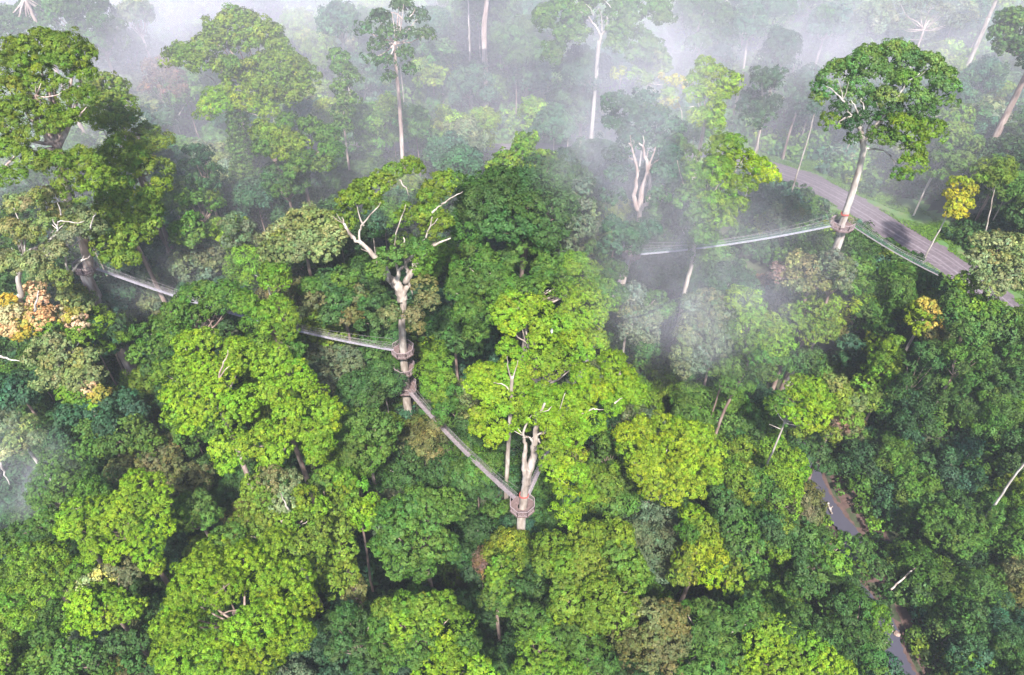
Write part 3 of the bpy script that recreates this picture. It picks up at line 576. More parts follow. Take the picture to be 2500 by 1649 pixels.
tree('olive-pink bushy crown under the right platform', Y=114, col='brownolive', seed=109, ref='the bushy crown under the right platform', var=.28,
     clumps=[(1945,640,26,'paleolive'),(1975,650,28),(1930,680,28),(1960,690,30),(2000,690,28),(2030,640,26,'grey'),(2050,665,26,'green'),(1900,665,24,'deadbrown'),(2070,630,20,'green'),(2100,650,24,'green')])
tree('pale orange-tinged crown in thin mist left of the bushy crown', h=24, col='grey', seed=110, clumps=[(1860,690,26,'deadbrown'),(1885,710,28),(1850,725,28),(1890,745,26)])
tree('dull green rounded tree below the bushy crown, right of the mist', E=(1985,785,66,72), Y=113, col='olive', seed=111, ref='the dull green tree below the bushy crown')
tree('leafy grey-green crown hiding the foot of the white roadside trunk', E=(2040,668,40,46), Y=113, col='grey', seed=168)
tree('small mid-green crown in the hollow below the leafy grey-green roadside crown', E=(1955,880,42,40), Y=112, col='green2', seed=170)
tree('small dark teal tree in the dark hollow right of centre', E=(2080,860,32,40), h=12, col='teal', seed=112)
tree('narrow lime-green pillar tree right of the dark hollow', E=(2165,880,36,58), h=18, col='lime2', seed=113, hang=1.0, ref='the narrow lime pillar tree')
tree('vine-hung dark green tree below the orange-yellow dome tree', E=(2240,920,44,92), h=18, col='green2', seed=114, hang=1.5)
tree('tall vine-covered tree with yellowish top, far right', E=(2350,880,46,92), h=20, col='green', seed=115, hang=1.5, ref='the vine-covered tree at far right')
tree('leafy green crown at the right edge hiding the road beyond', E=(2492,818,48,62), h=12, col='green', seed=172)
tree('round dark tree left of far right edge, beside vine-covered tree', E=(2440,930,44,60), h=14, col='green2', seed=116)
tree('olive bush-like tree with bronze young leaves above the creek', h=14, col='olive', seed=117, clumps=[(2110,940,24),(2140,960,24,'olive'),(2190,955,22,'brownolive'),(2160,985,24,'green'),(2120,980,22)])
tree('tall grey-green tree with hanging vines right of the wide green tree', h=32, col='grey', seed=118, ref='the grey-green tree with hanging vines', hang=1.5, bark='pale', trunk=[(1520,865),(1528,820),(1538,780)], tw=.6,
     clumps=[(1545,715,28),(1570,735,28),(1530,745,28),(1550,775,32),(1590,770,28),(1540,810,28),(1580,815,28),(1600,730,24,'green'),(1625,750,24,'green'),(1580,850,24,'green2')])
tree('hazy grey-green tree on three slender trunks, nearest the mist', h=34, col='grey', seed=119, bark='brown', ref='the hazy tree on slender trunks', tw=.75, name='canopy_tree',
     clumps=[(1690,740,32),(1730,730,34),(1760,760,32),(1700,780,36),(1740,800,36),(1680,820,32),(1720,850,36),(1670,860,28),(1750,840,30),(1700,890,30),(1670,900,24)], trunk=[(1693,1050),(1708,990),(1722,930),(1735,880)])
tree('slim middle trunk of the slender-trunk group, small mid-green crown', h=30, col='green', seed=120, bark='brown', tw=.45, clumps=[(1790,890,28),(1810,930,28),(1780,940,26),(1760,910,24)], trunk=[(1720,1065),(1740,1005),(1757,950)])
tree('lime-topped hazy tree on the rightmost slender trunk', h=36, col='lime2', seed=121, bark='brown', tw=.7, ref='the lime-topped hazy tree', name='canopy_tree',
     clumps=[(1805,730,30,'lime'),(1840,740,32,'lime'),(1830,780,32),(1870,790,32),(1900,810,28),(1850,820,32),(1890,850,32),(1860,870,30,'green'),(1900,890,28,'green'),(1830,840,28,'green'),(1920,840,20),(1870,910,24,'green')], trunk=[(1742,1078),(1765,1010),(1790,960),(1812,920),(1830,870)])
tree('bright lime rounded tree with white leaning stem above the creek', h=28, col='lime', bark='white', ref='the bright lime tree above the creek', name='canopy_tree', seed=122, tw=.5, tuft=.65,
     clumps=[(1950,940,28),(1985,945,28),(1940,975,28),(1975,985,34),(2010,980,26),(2000,1015,30),(1955,1020,28),(1985,1035,24),(1930,1005,22),(1915,980,26,'green'),(1890,990,24,'green')], trunk=[(1872,1135),(1890,1095),(1908,1050),(1915,1030)], limbs=[(.14,(1908,1048),(1892,1042),(1878,1036))], autolimbs=True)
tree('olive-yellow tree with dead reddish spray, touching the bright lime tree', h=24, col='olive', seed=123, clumps=[(2040,940,24,'paleolive'),(2065,965,26),(2090,985,24,'paleolive'),(2080,1020,26),(2050,1040,22,'deadbrown'),(2055,1000,26),(2030,1060,20)])
tree('golden-green wide dome on a twisted pale trunk, lower right of centre', h=32, col='gold', bark='pale', ref='the golden-green dome', name='canopy_tree', seed=124, tw=.95, tuft=.68, leafk=.85,
     clumps=[(1530,1060,30),(1570,1045,34),(1620,1035,36),(1670,1045,34),(1710,1065,32),(1740,1100,30),(1540,1095,32),(1590,1085,36),(1640,1080,38),(1690,1100,36),(1730,1130,30),(1560,1130,30),(1610,1130,34),(1660,1140,36),(1700,1160,32),(1740,1160,22),(1610,1175,30),(1650,1190,32),(1690,1195,28),(1560,1160,24),(1590,1200,22),(1640,1220,22)],
     trunk=[(1562,1318),(1575,1280),(1586,1262),(1582,1240),(1590,1225)], limbs=[(.2,(1588,1232),(1600,1200),(1605,1175),(1602,1165)),(.18,(1586,1226),(1565,1228),(1545,1248),(1530,1265)),(.18,(1588,1275),(1610,1290),(1640,1315),(1675,1335)),(.14,(1606,1215),(1620,1225),(1630,1235)),(.14,(1568,1175),(1563,1150),(1562,1125)),(.12,(1565,1172),(1590,1172))])
tree('ochre-tinged tree below right of the golden dome', h=26, col='gold', seed=125, ref='the ochre-tinged tree', var=.26,
     clumps=[(1690,1260,26,'gold'),(1720,1280,28,'olive'),(1680,1300,28,'green'),(1730,1320,30,'gold'),(1700,1345,30,'gold'),(1750,1360,26,'gold'),(1690,1390,30,'olive'),(1730,1405,28,'gold'),(1670,1360,26,'olive'),(1660,1410,24,'olive')])
tree('dark green conical crown with creepers between ochre tree and creek', h=24, col='green2', seed=126, ref='the dark conical crown', hang=1.0,
     clumps=[(1760,1205,24),(1775,1240,28),(1800,1260,28),(1790,1290,30),(1820,1300,28,'green'),(1830,1340,28,'green'),(1800,1340,28),(1845,1380,24,'green'),(1810,1390,26,'olive'),(1790,1420,26,'gold')])
tree('lime-topped creeper tower on the left bank of the creek', h=22, col='lime', seed=127, ref='the lime creeper tower by the creek', hang=1.4,
     clumps=[(1945,1120,22,'lime'),(1930,1145,26,'lime'),(1960,1150,18,'lime'),(1900,1165,28,'lime2'),(1870,1170,26,'green'),(1935,1190,24,'lime'),(1900,1215,28,'green'),(1925,1235,24,'lime2'),(1850,1195,24,'green'),(1890,1260,28,'olive'),(1910,1285,24,'olive'),(1875,1310,26,'olive'),(1835,1160,22,'green'),(1900,1340,24,'olive')])
tree('shrubby green crown at the upper end of the visible creek', h=12, col='green2', seed=169, clumps=[(1952,1078,24),(1968,1112,20),(1945,1100,22),(1975,1085,22),(2000,1100,22),(1960,1060,22,'olive'),(2015,1140,20),(1990,1060,22)])
tree('bushes leaning over the middle bend of the creek', h=6, col='green2', name='creek_bush', cat='bush', seed=171, clumps=[(2105,1335,26),(2120,1370,24),(2100,1395,20,'green'),(2150,1395,24),(2150,1490,18)], autolimbs=False, tw=.2)
tree('broad dark bush crown between the two open stretches of creek', h=18, col='green2', seed=128, ref='the dark crown between the creek stretches', hang=.6,
     clumps=[(1950,1290,26),(1985,1310,28,'green'),(2020,1320,28),(1960,1340,30),(2000,1350,32,'green'),(2040,1340,28,'lime2'),(2065,1325,22,'green'),(2010,1390,28,'green'),(2045,1375,26,'lime2'),(1970,1385,28),(1990,1425,26),(1950,1430,28)])
tree('dark dome with bright right rim beside the lower creek', h=16, col='green2', seed=129,
     clumps=[(2060,1480,28),(2100,1475,28),(2140,1500,26,'lime2'),(2080,1515,30),(2120,1525,30),(2150,1530,20,'lime2'),(2100,1560,30),(2140,1565,22,'green'),(2060,1540,26),(2130,1600,26),(2090,1600,26),(2140,1640,24,'green')])
tree('pale lime rounded tree filling the bottom edge right of centre', h=26, col='lime', ref='the pale lime tree at the bottom edge', name='canopy_tree', seed=130, tuft=.62, leafk=.85,
     clumps=[(1900,1540,34),(1860,1520,30),(1940,1560,32),(1980,1580,34),(1890,1580,36),(1940,1605,36),(1850,1565,32),(2020,1610,30),(2060,1640,28),(1850,1610,34),(1900,1635,36),(1990,1640,34),(1960,1665,34),(1800,1600,32,'green'),(1800,1640,32,'lime2'),(1845,1660,30)])
tree('mid green lobed tree left of the pale lime bottom tree', h=26, col='green', bark='pale', name='canopy_tree', seed=131, limbs=[(.18,(1755,1640),(1742,1600),(1735,1590))],
     clumps=[(1680,1500,30),(1720,1495,30),(1760,1510,30),(1680,1535,30),(1730,1540,30),(1830,1490,28),(1860,1500,24),(1700,1580,32),(1760,1570,30),(1680,1620,32),(1740,1625,34),(1800,1520,24)])
tree('brown-olive round dome at the bottom, right of centre', E=(1590,1560,82,92), h=24, col='brownolive', ref='the brown-olive dome', name='canopy_tree', seed=132, tuft=.7)
tree('large dull olive-green dome below the lowest platform, right side', E=(1450,1400,132,112), h=30, col='olive', ref='the large dull olive dome', name='canopy_tree', seed=133, tuft=.8, lobes=32)
tree('low olive-green shoulder crown under the large dull dome', E=(1440,1500,80,52), h=20, col='olive', seed=134)
tree('bright blue-green lobed tree at the bottom edge centre', h=26, col='green', name='canopy_tree', seed=135, ref='the lobed tree at the bottom centre', tuft=.7,
     clumps=[(1275,1500,28),(1315,1505,28),(1290,1540,32),(1330,1545,32,'lime2'),(1360,1555,26),(1300,1580,34,'lime2'),(1345,1590,30,'lime2'),(1290,1625,34,'lime2'),(1340,1640,34,'lime2'),(1390,1640,30,'lime2'),(1270,1650,30)])
tree('green lobed tree right beside the bottom centre tree', h=24, col='green', seed=136, tuft=.7, clumps=[(1400,1540,28),(1430,1560,28),(1455,1585,28),(1410,1580,28),(1440,1620,32),(1480,1620,28),(1420,1650,32,'lime2'),(1475,1650,26)])
tree('broad lime dome at the bottom, left of centre', h=30, col='lime2', ref='the broad lime dome at the bottom', name='canopy_tree', seed=137, tuft=.7,
     clumps=[(940,1490,30),(980,1480,34),(1030,1480,34),(1080,1475,34),(1100,1505,30),(930,1530,34,'green'),(980,1520,34,'lime'),(1030,1525,36),(1080,1530,36,'lime'),(1130,1530,32),(1140,1570,30,'green'),(930,1570,32,'green'),(980,1570,36),(1030,1570,34,'green'),(1085,1580,30,'lime'),(1110,1600,28),(960,1610,30,'green'),(1010,1610,30,'green')])
tree('bright lime leafy top cut by the bottom edge, below the broad dome', h=26, col='lime', seed=138, var=.28, clumps=[(1050,1620,30),(1085,1600,24),(1090,1640,34),(1040,1655,30),(1130,1640,28),(1170,1625,26),(1185,1650,26)])
tree('tidy mid-green oval crown left of the lowest platform', E=(1022,1300,104,108), h=30, col='green', ref='the oval crown left of the lowest platform', name='canopy_tree', seed=139, tuft=.72, lobes=28)
tree('small round lime crown on a thin stem left of the oval crown', E=(892,1252,34,40), h=30, col='lime', bark='brown', ref='the small round lime crown', seed=140, tuft=.6, trunk=[(905,1420),(895,1340),(886,1290),(888,1260)], tw=.5)
tree('round dark green crown at the bottom left of the broad lime dome', E=(868,1555,62,78), h=24, col='green2', seed=141, tuft=.7, ref='the round dark crown at the bottom')
tree('big yellowish-olive tree, lower left of centre, seen from above', h=34, col='olive', bark='pale', name='canopy_tree', ref='the big yellowish-olive tree', seed=142, tuft=.65, leafk=.85, var=.25,
     clumps=[(620,1190,32),(660,1170,34,'paleolive'),(700,1180,34,'paleolive'),(610,1230,30),(650,1220,34),(690,1225,34,'paleolive'),(740,1215,34),(770,1240,30,'lime2'),(650,1260,32),(700,1270,34,'lime2'),(750,1270,34),(780,1290,28),(600,1270,30),(640,1300,30),(690,1310,34),(740,1320,32),(780,1330,28),(570,1300,28,'green'),(540,1310,26,'green'),(760,1360,28),(710,1350,30)],
     limbs=[(.2,(705,1245),(695,1225),(685,1205)),(.14,(690,1345),(705,1330),(720,1320))])
tree('green-olive tree between the big yellowish tree and small lime crown', h=28, col='olive', seed=143, clumps=[(800,1160,28,'lime2'),(840,1170,28,'lime2'),(830,1205,30,'lime2'),(870,1190,26,'lime2'),(860,1225,24,'lime2'),(810,1240,28),(830,1290,30),(840,1340,32),(800,1390,30),(850,1400,32),(810,1430,30),(870,1440,28,'brownolive'),(780,1180,24,'green')])
tree('enormous yellow-green spreading crown at the bottom left, open branchy centre', E=(568,1485,182,142), h=36, col='lime', bark='brown', ref='the enormous yellow-green crown', name='canopy_tree', seed=144, tuft=.6, leafk=.8, lobes=46, var=.26, limbs=[(.16,(500,1465),(540,1440),(560,1425)),(.16,(540,1500),(580,1490),(610,1510))])
tree('mid-green tree between the two biggest lower left crowns', E=(478,1255,52,55), h=24, col='green', seed=145)
tree('lime crown cluster lower left, brightest rounded lobes', h=34, col='lime', name='canopy_tree', ref='the brightest lower left crown', seed=146, tuft=.62, leafk=.85, bark='brown',
     clumps=[(330,1175,30),(370,1180,28),(310,1210,30),(350,1225,34),(395,1215,30),(385,1250,30),(180,1250,34),(165,1290,26),(205,1270,30),(250,1240,32),(290,1250,34),(260,1280,32),(310,1280,26),(360,1290,34),(400,1290,26),(340,1320,34),(380,1320,28),(300,1320,30),(220,1310,26),(360,1360,30),(380,1385,20),(230,1345,30),(280,1350,26)])
tree('hazy pale green tree at the left, upper part of the lower left cluster', h=36, col='green', name='canopy_tree', seed=147, ref='the hazy tree at lower left', clumps=[(130,1130,28),(115,1165,30),(150,1165,28),(190,1160,26),(100,1200,30),(150,1200,30),(210,1195,28),(240,1210,24),(95,1240,30),(60,1290,26),(110,1275,28),(30,1310,28)])
tree('lime crown flecked with yellow sunlit leaves at lower left edge', h=30, col='lime2', name='canopy_tree', seed=148, ref='the yellow-flecked crown', var=.34,
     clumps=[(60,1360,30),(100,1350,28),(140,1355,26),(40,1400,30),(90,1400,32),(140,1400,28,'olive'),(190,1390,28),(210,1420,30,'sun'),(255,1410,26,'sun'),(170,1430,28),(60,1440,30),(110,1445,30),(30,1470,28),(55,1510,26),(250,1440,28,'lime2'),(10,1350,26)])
tree('solid green-lime crown lowest of the lower left cluster', h=28, col='lime', name='canopy_tree', seed=149, tuft=.62, clumps=[(200,1470,32),(240,1480,34),(280,1460,28),(190,1510,30),(230,1520,32),(310,1490,28),(335,1480,22),(270,1505,28),(290,1380,30,'brownolive'),(320,1400,26,'brownolive')])
tree('green crown at the bottom left, below the lime cluster', h=24, col='green', seed=150, ref='the green crown at the bottom left corner', clumps=[(110,1555,30),(140,1590,28),(100,1600,26),(200,1590,28),(240,1610,28,'green2'),(290,1570,28,'green2'),(340,1560,26,'green2'),(160,1630,30),(320,1620,28,'green2'),(380,1640,26,'green2'),(260,1650,28)])
tree('small ragged lime tip at the very left bottom edge', h=24, col='lime2', seed=151, clumps=[(5,1580,14),(10,1610,16),(0,1640,14)])
tree('grey-olive low dome left of the big yellowish-olive tree', E=(360,1130,72,46), h=20, col='brownolive', seed=152, ref='the grey-olive low dome')
tree('dim brownish crown between grey-olive dome and many-lobed lime tree', E=(455,1180,52,42), h=18, col='brownolive', seed=153)
tree('large blue-green leafy tree, left, below the pink-leaved tree', h=26, col='green', ref='the blue-green tree at left', name='canopy_tree', seed=154, hang=.6,
     clumps=[(170,1010,28,'teal'),(210,1000,30,'teal'),(260,980,30,'teal'),(300,970,26,'teal'),(330,1000,26,'teal'),(160,1050,30,'teal'),(210,1045,34),(260,1035,34,'teal'),(310,1040,30),(350,1060,26),(380,1085,22),(200,1090,30),(250,1085,32),(290,1080,28),(150,1090,26,'teal'),(340,1090,22)])
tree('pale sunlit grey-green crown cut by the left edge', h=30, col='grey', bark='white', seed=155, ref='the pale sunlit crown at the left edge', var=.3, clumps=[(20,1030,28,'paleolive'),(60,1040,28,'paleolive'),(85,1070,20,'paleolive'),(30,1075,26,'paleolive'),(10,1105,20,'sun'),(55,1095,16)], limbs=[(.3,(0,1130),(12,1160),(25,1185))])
tree('shaded teal crown between pink-leaved tree and left edge', E=(45,955,58,50), h=18, col='teal', seed=156)
tree('teal crown right of the pink-leaved tree, upper', E=(262,815,44,60), h=20, col='teal', seed=157)
tree('hazy green crown under the left bridge near its platform', h=16, col='green', seed=158, clumps=[(240,720,30),(275,740,30),(260,770,28),(300,770,26),(310,720,26,'teal')])
tree('leafless reddish little tree below the lowest platform', E=(1185,1372,28,26), h=18, col='deadbrown', bark='pale', seed=159, dens=.45, ref='the leafless reddish tree', tw=.3, trunk=[(1178,1405),(1182,1385)], limbs=[(.12,(1182,1392),(1195,1378),(1205,1362)),(.12,(1182,1392),(1175,1375),(1165,1365))])
tree('pointed bright green tree below the leafless reddish tree', h=22, col='green', seed=160, ref='the pointed bright green tree', clumps=[(1225,1380,22,'lime2'),(1215,1405,26,'lime2'),(1235,1420,26),(1210,1440,28,'lime2'),(1245,1455,26,'lime2'),(1225,1480,26),(1265,1440,22,'green2'),(1195,1465,22)])
tree('teal-green tree directly beneath the lowest platform', E=(1265,1305,46,44), h=16, col='teal', seed=161, ref='the teal tree beneath the lowest platform')
tree('dark green dome crossed by the sloping bridge on its right', E=(1110,1185,66,62), h=18, col='green2', seed=162)
tree('yellow-green bushy crown right of the bright hanging lime lobes', E=(1470,1190,44,60), h=22, col='olive', seed=163)
tree('dusky green crown below the hanging lime lobes', E=(1410,1245,60,45), h=16, col='green2', seed=164)
tree('mid-green tree tucked left behind the golden-green dome', E=(1490,1110,40,52), h=22, col='green', seed=165)
tree('short green crown at right bottom, beneath far right pale stem', E=(2330,1290,60,50), h=12, col='green', seed=166)
tree('pale leaning bare stem at the right edge above the thicket', h=30, col='green2', bark='white', tw=.5, seed=167, clumps=[(2530,1100,30),(2560,1080,26)], trunk=[(2430,1230),(2460,1185),(2500,1132),(2520,1110)], name='bare_tree')
# ------------------------------------------------------------------ platforms
def platform(px, py, z=None, Y=None, r=2.0, label='', rot=.3927, gaps=(), group='timber platforms round the walkway trees', ladder=None, n=8, hole=.75, centre=None):
    P = np.array(centre) if centre is not None else (at_z(px, py, z) if z is not None else at_Y(px, py, Y))
    root = empty('tree_platform', P, label, 'platform', group)
    m = MB(); ri = hole
    ang = [rot + 2 * math.pi * k / n for k in range(n)]
    for k in range(n):   # planked deck: sectors of boards
        a, b = ang[k], ang[(k + 1) % n] if k < n - 1 else ang[0] + 2 * math.pi
        for j in range(6):
            f0 = ri / r + (1 - ri / r) * j / 6 + .006; f1 = ri / r + (1 - ri / r) * (j + 1) / 6 - .006
            q = [P + np.array([math.cos(t) * r * f, math.sin(t) * r * f, 0]) for t, f in ((a, f0), (b, f0), (b, f1), (a, f1))]
            i = len(m.v); m.v += [v + [0, 0, .04] for v in q] + [v - [0, 0, .06] for v in q]
            m.f += [(i, i + 3, i + 2, i + 1)[::-1], (i + 4, i + 5, i + 6, i + 7)[::-1]] + [(i + c, i + (c + 1) % 4, i + 4 + (c + 1) % 4, i + 4 + c)[::-1] for c in range(4)]
    m.build('deck', M_TIMBER, root)
    m = MB()
    for k in range(n):
        a, b = ang[k], ang[(k + 1) % n]
        A = P + np.array([math.cos(a) * r, math.sin(a) * r, -.14]); B = P + np.array([math.cos(b) * r, math.sin(b) * r, -.14])
        m.bar(A, B, .1, .15); m.bar(P + np.array([math.cos(a) * ri, math.sin(a) * ri, -.16]), A, .1, .14)
        m.bar(P + np.array([math.cos(a) * ri * .95, math.sin(a) * ri * .95, -1.5]), P + np.array([math.cos(a) * r * .8, math.sin(a) * r * .8, -.22]), .07, .07)
    m.build('frame', M_TIMBER, root)
    order = [(k + (gaps[0] + 1 if gaps else 0)) % n for k in range(n)]; m = None
    for k in order:
        if k in gaps:
            if m is not None: m.build('railing', M_RAIL, root)
            m = None; continue
        if m is None: m = MB()
        a, b = ang[k], ang[(k + 1) % n]
        A = P + np.array([math.cos(a) * r * .98, math.sin(a) * r * .98, 0]); B = P + np.array([math.cos(b) * r * .98, math.sin(b) * r * .98, 0])
        up = np.array([0, 0, 1.3])
        m.bar(A + up, B + up, .11, .08); m.bar(A + [0, 0, .12], B + [0, 0, .12], .08, .07)
        m.bar(A - [0, 0, .1], A + up, .10, .10); m.bar(B - [0, 0, .1], B + up, .10, .10)
        s = 4
        for j in range(s):
            p, q = A + (B - A) * j / s, A + (B - A) * (j + 1) / s
            if j: m.bar(p + [0, 0, .12], p + up, .05, .05)
            m.bar((p if j % 2 else q) + [0, 0, .12], (q if j % 2 else p) + up, .045, .045)
    if m is not None: m.build('railing', M_RAIL, root)
    if ladder is not None:
        top = P + np.array([ladder[0], ladder[1], 0]); bot = np.array(ladder[2]); m = MB()
        for s in (-.25, .25):
            m.bar(top + [s, 0, .9], bot + [s, 0, 0], .07, .07)
        k = 14
        for j in range(1, k):
            c = bot + (top - bot) * j / k; m.bar(c - [.25, 0, 0], c + [.25, 0, 0], .05, .05)
        m.build('ladder', M_RAIL, root)
    return P
pT = at_Y(984, 858, YT); tX = pT[0]
def trunk_x(px, py): return at_Y(px, py, YT)
c1 = at_Y(984, 858, YT); c2 = at_Y(988, 903, YT); c3 = at_Y(990, 946, YT)
platform(0, 0, centre=c1, r=2.3, label='uppermost of three stacked timber platforms, round the pale centre trunk', gaps=(3,), rot=.3927, hole=.85, ladder=None)
platform(0, 0, centre=c2, r=2.25, label='middle timber platform, between two others on the centre trunk', rot=.55, hole=.88, ladder=(-1.2, .3, c3 + np.array([-1.35, .3, .05])))
platform(0, 0, centre=c3, r=2.45, label='lowest of the three stacked platforms, sloping bridge leaves from its right', rot=.3927, gaps=(6,), hole=.92, ladder=None)
cL = at_Y(1275, 1237, YL)
platform(0, 0, centre=cL, r=2.25, label='single octagonal platform nearest the camera, at foot of forked white trunk', rot=.3927, gaps=(2, 1), hole=.78)
cR = at_Y(2055, 552, YR)
platform(0, 0, centre=cR, r=2.3, label='timber platform on the tall white trunk beside the gravel road', rot=.2, gaps=(3, 7), hole=.8)
cW = at_Y(212, 655, YW)
platform(0, 0, centre=cW, r=2.3, label='timber platform at far left, partly behind bare white branches', rot=.2, gaps=(7,), hole=1.1)
cM = at_Y(1541, 622, YM)
platform(0, 0, centre=cM, r=2.0, label='hazy timber platform on the misty trunk with three stems', rot=.2, gaps=(6, 0), hole=.95)

# ------------------------------------------------------------------ suspension walkways
def walkway(A, B, sag, label, dark=False, w=.52, net=1.05, netmat=None):
    A = np.array(A, float); B = np.array(B, float); L = np.linalg.norm(B - A); n = int(L / .9)
    t = np.linspace(0, 1, n + 1); P = A[None] + (B - A)[None] * t[:, None]; P[:, 2] -= sag * 4 * t * (1 - t)
    d = (B - A) / L; s = np.cross(d, [0, 0, 1]); s /= np.linalg.norm(s)
    root = empty('suspension_walkway', A, label, 'walkway', 'canopy walkway bridges')
    m = MB()
    for i in range(n):
        a = P[i] + (P[i + 1] - P[i]) * .015; b = P[i] + (P[i + 1] - P[i]) * .985
        m.bar(a, b, w, .05)
        if i % 4 == 0: m.bar(P[i] - s * (w * .75), P[i] + s * (w * .75), .09, .12)
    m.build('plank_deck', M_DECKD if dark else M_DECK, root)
    for sd in (-1, 1):
        m = MB(); hr = np.array([0, 0, net]); off = s * sd * (w * .5 + .14)
        top = P + off + hr; bot = P + s * sd * (w * .5 + .03)
        m.tube(top, .02, 5); m.tube(P + s * sd * (w * .5 + .06) + [0, 0, .05], .02, 4)
        m.build('hand_rope', M_ROPE, root)
        m = MB()   # netting: criss-cross cords
        for i in range(n):
            m.bar(bot[i], top[i], .02, .02)
            m.bar(bot[i], top[i + 1], .012, .012); m.bar(top[i], bot[i + 1], .012, .012)
            for f in (.25, .5, .75):
                m.bar(bot[i] * (1 - f) + top[i] * f, bot[i + 1] * (1 - f) + top[i + 1] * f, .012, .012)
        m.build('side_net', netmat or M_ROPE, root)
    # carrying cables above the hand ropes
    m = MB()
    for sd in (-1, 1):
        Q = A[None] + (B - A)[None] * t[:, None] + s * sd * .55; Q[:, 2] += 2.6 - (1.5 + sag) * 4 * t * (1 - t)
        m.tube(Q, .018, 5)
        for i in range(2, n - 1, 3): m.bar(Q[i], P[i] + s * sd * (w * .5 + .14) + [0, 0, net], .015, .015)
    m.build('carrying_cable', M_ROPE, root)
def edge(c, tgt, r):
    v = np.array(tgt, float) - c; v[2] = 0; v /= np.linalg.norm(v); return np.array(c) + v * r + np.array([0, 0, .02])
walkway(edge(cW, c1, 2.2), edge(c1, cW, 1.98), 2.2, 'long pale suspension bridge from far left platform to uppermost stacked platform')
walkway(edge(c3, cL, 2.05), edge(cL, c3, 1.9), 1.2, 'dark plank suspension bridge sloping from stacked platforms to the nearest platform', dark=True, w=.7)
walkway(edge(cM, cR, 1.95), edge(cR, cM, 2.2), .8, 'pale suspension bridge with green netting leading left from the roadside platform', netmat=M_NET)
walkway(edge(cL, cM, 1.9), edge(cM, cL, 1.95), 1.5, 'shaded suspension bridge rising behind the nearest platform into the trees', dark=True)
pE = at_z(2290, 672, 40.0)
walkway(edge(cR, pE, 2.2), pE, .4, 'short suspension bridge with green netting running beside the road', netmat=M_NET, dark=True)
def strap(px, py, Y, r, label):
    c = at_Y(px, py, Y); m = MB()
    pts = [c + np.array([math.cos(a) * r, math.sin(a) * r, .08 * math.sin(3 * a)]) for a in np.linspace(0, 2 * math.pi, 22)]
    m.tube(pts, .10, 6, cap=False); m.tube([p + [0, 0, .22] for p in pts], .05, 5, cap=False)
    o = m.build('trunk_collar', M_STRAP); tag(o, label, 'cable collar', 'cable collars round trunks')
strap(1279, 1209, YL, .72, 'red-brown cable collar round the trunk above the nearest platform')
strap(2063, 523, YR, .74, 'red-brown cable collar round the white trunk above the roadside platform')

# ------------------------------------------------------------------ ground, road, creek
def ground():
    xs = np.concatenate([np.arange(-420, -170, 12.0), np.arange(-170, 170, 2.0), np.arange(170, 421, 12.0)])
    ys = np.concatenate([np.arange(-120, 30, 10.0), np.arange(30, 250, 2.0), np.arange(250, 720, 14.0)])
    X, Y = np.meshgrid(xs, ys); Z = terr(X, Y)
    V = np.stack([X, Y, Z], 2).reshape(-1, 3); nx = len(xs); ny = len(ys)
    i = (np.arange(ny - 1)[:, None] * nx + np.arange(nx - 1)[None]).ravel()
    Fc = np.stack([i, i + 1, i + nx + 1, i + nx], 1)
    tag(mesh_obj('ground', V, Fc, M_GROUND, smooth=True), kind='structure')
ground()
def road_material():
    m, nt = newmat('gravel_road'); L = nt.links.new
    uv = nd(nt, 'ShaderNodeAttribute', attribute_name='across')
    tc = nd(nt, 'ShaderNodeTexCoord')
    n1 = nd(nt, 'ShaderNodeTexNoise'); n1.inputs['Scale'].default_value = 1.3; n1.inputs['Detail'].default_value = 9; n1.inputs['Roughness'].default_value = .7
    L(tc.outputs['Object'], n1.inputs[0])
    r = ramp(nt, [(.3, (.072, .054, .064)), (.52, (.108, .083, .097)), (.72, (.155, .125, .142))]); L(n1.outputs[0], r.inputs[0])
    n2 = nd(nt, 'ShaderNodeTexNoise'); n2.inputs['Scale'].default_value = .12; L(tc.outputs['Object'], n2.inputs[0])
    ad = nd(nt, 'ShaderNodeMath', operation='MULTIPLY_ADD'); ad.inputs[1].default_value = .10; L(n2.outputs[0], ad.inputs[0]); L(uv.outputs['Fac'], ad.inputs[2])
    g = ramp(nt, [(0, (0, 0, 0)), (.29, (0, 0, 0)), (.315, (1, 1, 1)), (.335, (0, 0, 0)), (.40, (0, 0, 0)), (.43, (.8, .8, .8)), (.45, (0, 0, 0)), (.60, (0, 0, 0)), (.64, (1, 1, 1)), (.68, (0, 0, 0)), (.75, (.0, .0, .0)), (.78, (.7, .7, .7)), (.81, (0, 0, 0))])
    L(ad.outputs[0], g.inputs[0])
    mx = nd(nt, 'ShaderNodeMixRGB'); mx.inputs[2].default_value = (.27, .23, .26, 1)
    ml = nd(nt, 'ShaderNodeMath', operation='MULTIPLY'); L(g.outputs[0], ml.inputs[0]); L(n1.outputs[0], ml.inputs[1])
    L(ml.outputs[0], mx.inputs[0]); L(r.outputs[0], mx.inputs[1])
    b = nd(nt, 'ShaderNodeBump'); b.inputs['Strength'].default_value = .4; b.inputs['Distance'].default_value = .08; L(n1.outputs[0], b.inputs['Height'])
    p = nd(nt, 'ShaderNodeBsdfPrincipled'); p.inputs['Roughness'].default_value = .9
    L(mx.outputs[0], p.inputs['Base Color']); L(b.outputs[0], p.inputs['Normal'])
    o = nd(nt, 'ShaderNodeOutputMaterial'); L(p.outputs[0], o.inputs[0]); return m
